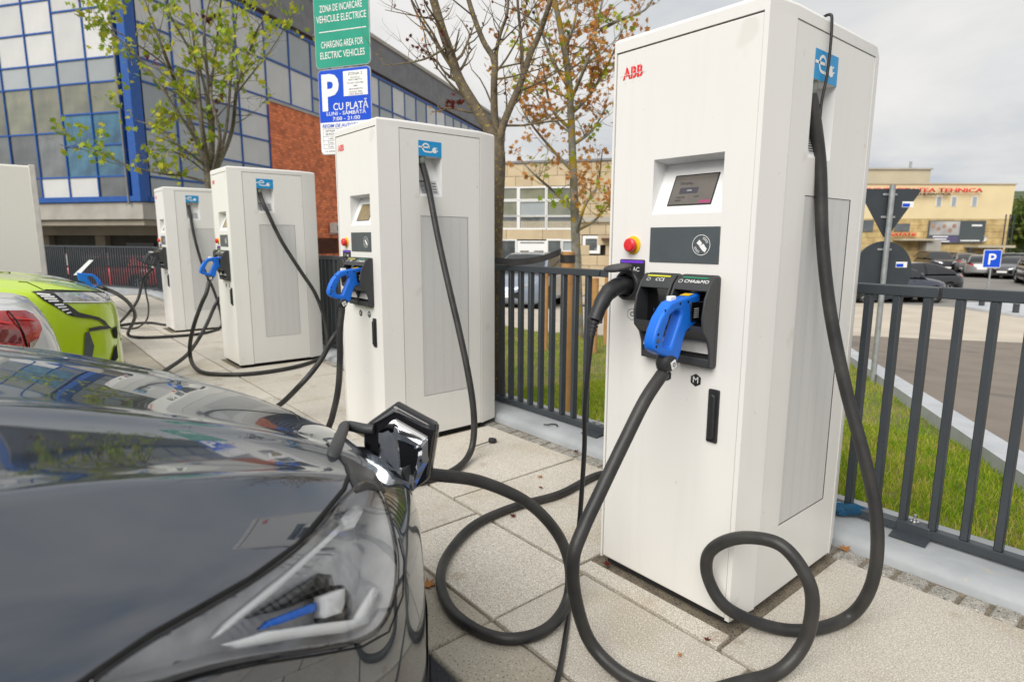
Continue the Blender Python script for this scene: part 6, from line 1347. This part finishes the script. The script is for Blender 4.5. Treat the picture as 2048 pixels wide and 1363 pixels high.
dia_i = fc([(1008, 552), (1240, 690), (1190, 975), (1035, 870)]); dcn = (sum(p[0] for p in dia_i)/4, sum(p[1] for p in dia_i)/4)
dia_o = radial(fc([(965, 322), (1350, 540), (1352, 800), (1190, 1130), (1130, 1140), (830, 985), (800, 930), (790, 470)]), dcn, 96); dia_i = radial(dia_i, dcn, 96)
def mixp(A, B, t): return [(a[0]+(b[0]-a[0])*t, a[1]+(b[1]-a[1])*t) for a, b in zip(A, B)]
dm = MB(); dm.rings([[Vector((x, y, z)) for x, y in P] for P, z in ((dia_o, 0.0025), (dia_o, 0.008), (mixp(dia_o, dia_i, 0.10), 0.0095), (mixp(dia_o, dia_i, 0.5), 0.014), (mixp(dia_o, dia_i, 0.95), 0.008), (dia_i, 0.003))], False, False)
dm.ob('diamond_badge', MT['chrome'], flo, sm=25, fix=True)
poly(dia_i, 'gloss_black', flo, T(0, 0, 0.0026), 'badge_centre', 0.0006)
h0 = hit(668, 905)[0]; p1 = atd(692, 851, 1.66) - Vector(DK); p2 = atd(728, 857, 1.62) - Vector(DK)
arm = smooth_path([h0 + Vector((0.0, -0.02, -0.04)), h0 + Vector((0, 0, 0.0)), h0.lerp(p1, 0.6) + Vector((0, 0, 0.004)), p1, p2, p2 + fx*0.03], 5)
MB().tube(arm, [0.015]*len(arm), 12).ob('hinge_arm', MT['dark_plastic'], dk, sm=60)
patch(hit, [(672, 907), (705, 922), (748, 946), (770, 985), (737, 978), (712, 986), (700, 960), (690, 930)], 'black_plastic', 'port_rim', dk, 0.003, 1, 3, 0.004)
pp = atd(748, 930, 1.74) - Vector(DK)
cq = onz(825, 946, 0.595) - Vector(DK)
MB().tube(smooth_path([pp, pp.lerp(cq, 0.5), cq], 4), 0.026, 16).ob('charge_plug', MT['black_plastic'], dk, sm=60)

# ---- lime green crossover
GN = (-4.56, -1.0, -0.12)
gn = empty('parked_car', GN, 0, 'lime green crossover parked nose-in behind the white car', 'car')
SECG = [(0, 0), (0.6, 0.0), (0.93, 0.03), (0.995, 0.12), (1.0, 0.30), (1.0, 0.55), (0.995, 0.75), (0.97, 0.87), (0.90, 0.935), (0.72, 0.972), (0.45, 0.99), (0.22, 0.998), (0, 1.0)]
gc = Car(4.45, 1.9, 1.62, [(0, 0.62), (0.015, 0.80), (0.05, 0.90), (0.1, 0.955), (0.25, 1.02), (0.5, 1.07), (0.9, 1.12), (1.25, 1.15), (3.8, 1.12), (4.3, 1.05), (4.43, 0.9), (4.45, 0.7)],
         [(0, 0.45), (0.03, 0.30), (0.12, 0.23), (0.5, 0.2), (3.7, 0.22), (4.3, 0.38), (4.45, 0.5)], 0.95, 2.3, 0.7, 2.8, SECG, lambda x, t: 0.02 * math.exp(-((x - 0.62)/0.09)**2) * min(1, max(0, (t-0.15)/0.3)))
_, geo = body(gc, gn, 'paint_lime', (0.88, 3.5), 0.36, 140, 70)
cabin(gc, gn, [(1.02, 1.10), (1.5, 1.42), (1.9, 1.58), (2.5, 1.62), (3.4, 1.58), (4.0, 1.42), (4.3, 1.08)], 'paint_lime', 0.82, 0.64, 1.8, 3.7)
hit = caster(gn, geo)
def g8(L): return [(x*0.2054, 480 + y*0.2054) for x, y in L]
patch(hit, g8([(298, 505), (440, 497), (780, 508), (1040, 516), (1062, 545), (1066, 600), (960, 612), (590, 614), (540, 585), (400, 545)]), 'gloss_black', 'headlight', gn, 0.006, 1, 3)
hg = [c_ for c_ in gn.children if c_.name.startswith('headlight')][0]
patch(hit, g8([(520, 522), (790, 518), (1035, 526), (1052, 550), (1054, 590), (960, 600), (620, 600)]), 'lamp_clear', 'lamp_lens', hg, 0.010, 1, 3)
patch(hit, g8([(600, 602), (960, 601), (1060, 596), (1062, 604), (960, 612), (605, 612)]), 'lamp_silver', 'light_strip', hg, 0.013, 0, 3)
patch(hit, g8([(340, 530), (590, 612), (640, 625), (715, 745), (660, 728), (560, 665), (420, 590)]), 'gloss_black', 'lamp_fins', gn, 0.006, 1, 3)
lf = [c_ for c_ in gn.children if c_.name.startswith('lamp_fins')][0]
for a, b in (((350, 530), (480, 540)), ((385, 552), (520, 558)), ((420, 575), (545, 578)), ((460, 598), (560, 596)), ((520, 632), (610, 628)), ((550, 655), (635, 650)), ((590, 682), (655, 674)), ((635, 712), (680, 702))):
    patch(hit, g8([(a[0], a[1]-7), (b[0], b[1]-6), (b[0]+6, b[1]+6), (a[0]+10, a[1]+7)]), 'lamp_silver', 'light_bar', lf, 0.010, 0, 2)
patch(hit, g8([(600, 622), (650, 625), (760, 705), (950, 750), (1010, 785), (1060, 850), (1035, 840), (960, 785), (880, 765), (740, 750), (700, 735)]), 'dark_plastic', 'trim_strip', gn, 0.010, 0, 3)
patch(hit, g8([(850, 858), (960, 835), (1050, 835), (1075, 860), (960, 872), (855, 890)]), 'dark_plastic', 'trim_strip', gn, 0.012, 0, 3)
patch(hit, g8([(822, 900), (858, 885), (908, 1030), (880, 1190), (806, 1180)]), 'panel_grey', 'air_curtain', gn, 0.008, 0, 3)
patch(hit, g8([(1075, 870), (1125, 835), (1135, 900), (1130, 960), (1105, 950)]), 'liner', 'grille', gn, 0.008, 0, 3)
patch(hit, g8([(1065, 1195), (1105, 1040), (1125, 1010), (1140, 1140), (1120, 1170)]), 'liner', 'lower_grille', gn, 0.008, 0, 3)
pline(hit, g8([(180, 405), (260, 410), (340, 445), (440, 495)]), 0.004, 'liner', 'bonnet_gap', gn, 0, 3); pline(hit, g8([(0, 310), (300, 320), (600, 380), (850, 460), (1030, 512)]), 0.004, 'liner', 'bonnet_gap', gn, 0, 3)
pline(hit, g8([(440, 492), (600, 496), (780, 503), (940, 508), (1045, 513)]), 0.007, 'liner', 'bonnet_gap', gn, 0.004, 3)
patch(hit, g8([(806, 1185), (880, 1195), (960, 1215), (1060, 1200), (1100, 1230), (1000, 1290), (806, 1290)]), 'dark_plastic', 'lower_bumper', gn, 0.010, 0, 3)
for s in (1, -1): MB().lathe([(0.001, -0.09), (0.10, -0.07), (0.12, 0.0), (0.08, 0.08), (0.001, 0.09)], (s*1.03, -1.42, 1.14), (0, 1, 0), 14).ob('door_mirror', MT['black_plastic'], gn, sm=60)

# ---- white car parked tail-in between them
wr_, wc = generic('white hatchback parked tail towards the pavement, red taillight showing', -2.62, -1.47 - 4.3, -0.12, pi, 'paint_white', L=4.3, W=1.84, H=1.53, kind='suv', hood=0.02, lr=0.95, nr=2.0, K=[(1.0, 1.04), (1.45, 1.36), (1.75, 1.48), (2.2, 1.53), (2.8, 1.48), (3.25, 1.33), (3.65, 1.14), (3.8, 1.06)])
geo = (lambda m: (m.v, m.f))(wc.mesh(90, 44)); hit = caster(wr_, geo)
for o in [c_ for c_ in wr_.children if c_.name.startswith('taillight')]: bpy.data.objects.remove(o)
patch(hit, g8([(-120, 715), (40, 705), (230, 700), (300, 730), (360, 800), (380, 870), (350, 960), (290, 1050), (250, 1075), (120, 1050), (-120, 1020)]), 'lamp_red', 'taillight', wr_, 0.012, 1, 3)
tl = [c_ for c_ in wr_.children if c_.name.startswith('taillight')][0]
patch(hit, g8([(-120, 880), (150, 880), (190, 1010), (-120, 990)]), 'lamp_red_dark', 'lamp_segment', tl, 0.015, 0, 3); patch(hit, g8([(255, 1005), (330, 960), (300, 1035), (262, 1060)]), 'lamp_clear', 'lamp_segment', tl, 0.015, 0, 3)
patch(hit, g8([(100, 760), (320, 790), (325, 802), (110, 775)]), 'red_print', 'lamp_strip', tl, 0.016, 0, 3); patch(hit, g8([(-110, 800), (90, 815), (95, 828), (-110, 814)]), 'red_print', 'lamp_strip', tl, 0.016, 0, 3)
pline(hit, g8([(60, 712), (130, 790), (200, 920), (245, 1070)]), 0.003, 'liner', 'lamp_gap', tl, 0.014, 4)

# ---- other vehicles
wl, wlc = generic('white car beyond the green one with its charge lid raised', -6.85, -0.98, -0.12, 0, 'paint_white', L=4.2, W=1.8, H=1.55, kind='suv')
a = atd(152, 549, (onx(152, 549, -6.6) - CAM).dot(FH)); q0 = onx(152, 550, -6.6) - wl.location; q1 = onx(180, 522, -6.6) - wl.location
sd_ = Vector((0.045, 0.02, 0)); th_ = Vector((0.0, 0.012, 0.012)); MB().add([q0 - sd_, q0 + sd_, q1 + sd_*0.8, q1 - sd_*0.8, q0 - sd_ + th_, q0 + sd_ + th_, q1 + sd_*0.8 + th_, q1 - sd_*0.8 + th_], [(0, 1, 2, 3), (7, 6, 5, 4), (0, 4, 5, 1), (1, 5, 6, 2), (2, 6, 7, 3), (3, 7, 4, 0)]).ob('charge_lid', MT['paint_white'], wl, bev=0.005, fix=True)
tk = empty('box_truck', (-10.6, -1.9, -0.12), 0, 'plain white box truck body at the left edge beyond the parked cars', 'truck')
e = onz(80, 500, 1.0)
TX = onx(84, 500, -10.2); yR = onx(78, 420, -9.6).y; zT_ = onx(60, 331, -9.6).z + 0.12
tk.location = (-9.6, yR, -0.12)
MB().bx(-2.35, 0, -5.4, 0, 0.85, zT_).ob('cargo_box', MT['truck_white'], tk, bev=0.03); MB().bx(-0.045, 0.012, -0.06, 0.010, 0.80, zT_+0.012).ob('corner_rail', MT['ac_white'], tk, bev=0.008); MB().bx(-2.3, -0.05, -0.02, 0.012, 0.9, zT_-0.08).ob('rear_door', MT['truck_white'], tk, bev=0.01)
MB().bx(-2.2, -0.15, -6.9, -0.1, 0.5, 0.82).ob('chassis', MT['dark_plastic'], tk); MB().bx(-2.2, -0.15, -7.2, -5.5, 0.5, 2.4).ob('cab', MT['paint_white'], tk, bev=0.12)
for x in (-2.05, -0.3):
    for y in (-1.3, -6.3): wheel(tk, x, y, 0.4, 0.24, 1 if x > -1 else -1)
def onlow(px, py): return onz(px, py, -DROP + 0.02)
def at_px(px, dep): P = atd(px, 560, dep); return P
def car_at(label, px, dep, rz, pm, L=4.3, W=1.8, H=1.46, kind='hatch', group=None):
    P = atd(px, 560, dep); z = gh(P.x, P.y) if P.x < -15 else prof(P.y); c_ = Vector((-sin(rz), cos(rz), 0)) * (L/2)
    return generic(label, P.x + c_.x, P.y + c_.y, z, rz, pm, L, W, H, kind, group)
gp = 'cars parked across the road'; gf_ = 'cars parked under the glass building'
car_at('white hatchback behind the far railing, left of farthest charger', 272, 25, YAW + radians(75), 'paint_white', group=gf_); car_at('red car behind the far railing beside the white hatchback', 250, 22.6, YAW + radians(82), 'paint_red', H=1.3, kind='sedan', group=gf_); car_at('red and white car behind the far railing above the green bonnet', 150, 25.5, YAW + radians(95), 'paint_red', group=gf_)
car_at('pale blue-grey car seen through the railing between nearest two chargers', 1062, 17.5, YAW + radians(160), 'paint_bluegrey', L=4.3, H=1.5, group=gp)
car_at('dark blue SUV behind the round sign back, facing right', 1768, 23.6, YAW - radians(84), 'paint_navy', L=4.6, W=1.85, H=1.45, kind='hatch', group=gp)
car_at('black saloon with red taillight just beyond the dark blue SUV', 1806, 26.2, YAW + radians(96), 'paint_black', L=4.7, W=1.85, H=1.42, kind='sedan', group=gp)
for lab, px, dep, rz, pm, kd, H in (('black car facing the camera in front of the cream building', 1866, 46, 165, 'paint_black', 'suv', 1.6), ('silver saloon with red lights seen from behind under the billboard', 1922, 47, -25, 'paint_silver', 'sedan', 1.44), ('silver hatchback left of the small P sign', 1957, 41, -35, 'paint_silver', 'hatch', 1.46),
                           ('silver grey estate car right behind the small P sign', 1996, 42, 70, 'paint_silver', 'suv', 1.55), ('silver estate partly hidden at right behind the parked row', 2030, 46, -80, 'paint_silver', 'suv', 1.5), ('dark grey car in front of the silver estate at right', 2026, 39, 125, 'paint_grey', 'hatch', 1.4), ('black SUV cut off by the right picture edge', 2082, 33, 150, 'paint_black', 'suv', 1.6), ('grey car half hidden behind the black car at the stair wall', 1893, 50, 150, 'paint_grey', 'hatch', 1.45)):
    car_at(lab, px, dep, YAW + radians(rz), pm, 4.4, 1.8, H, kd, gp)
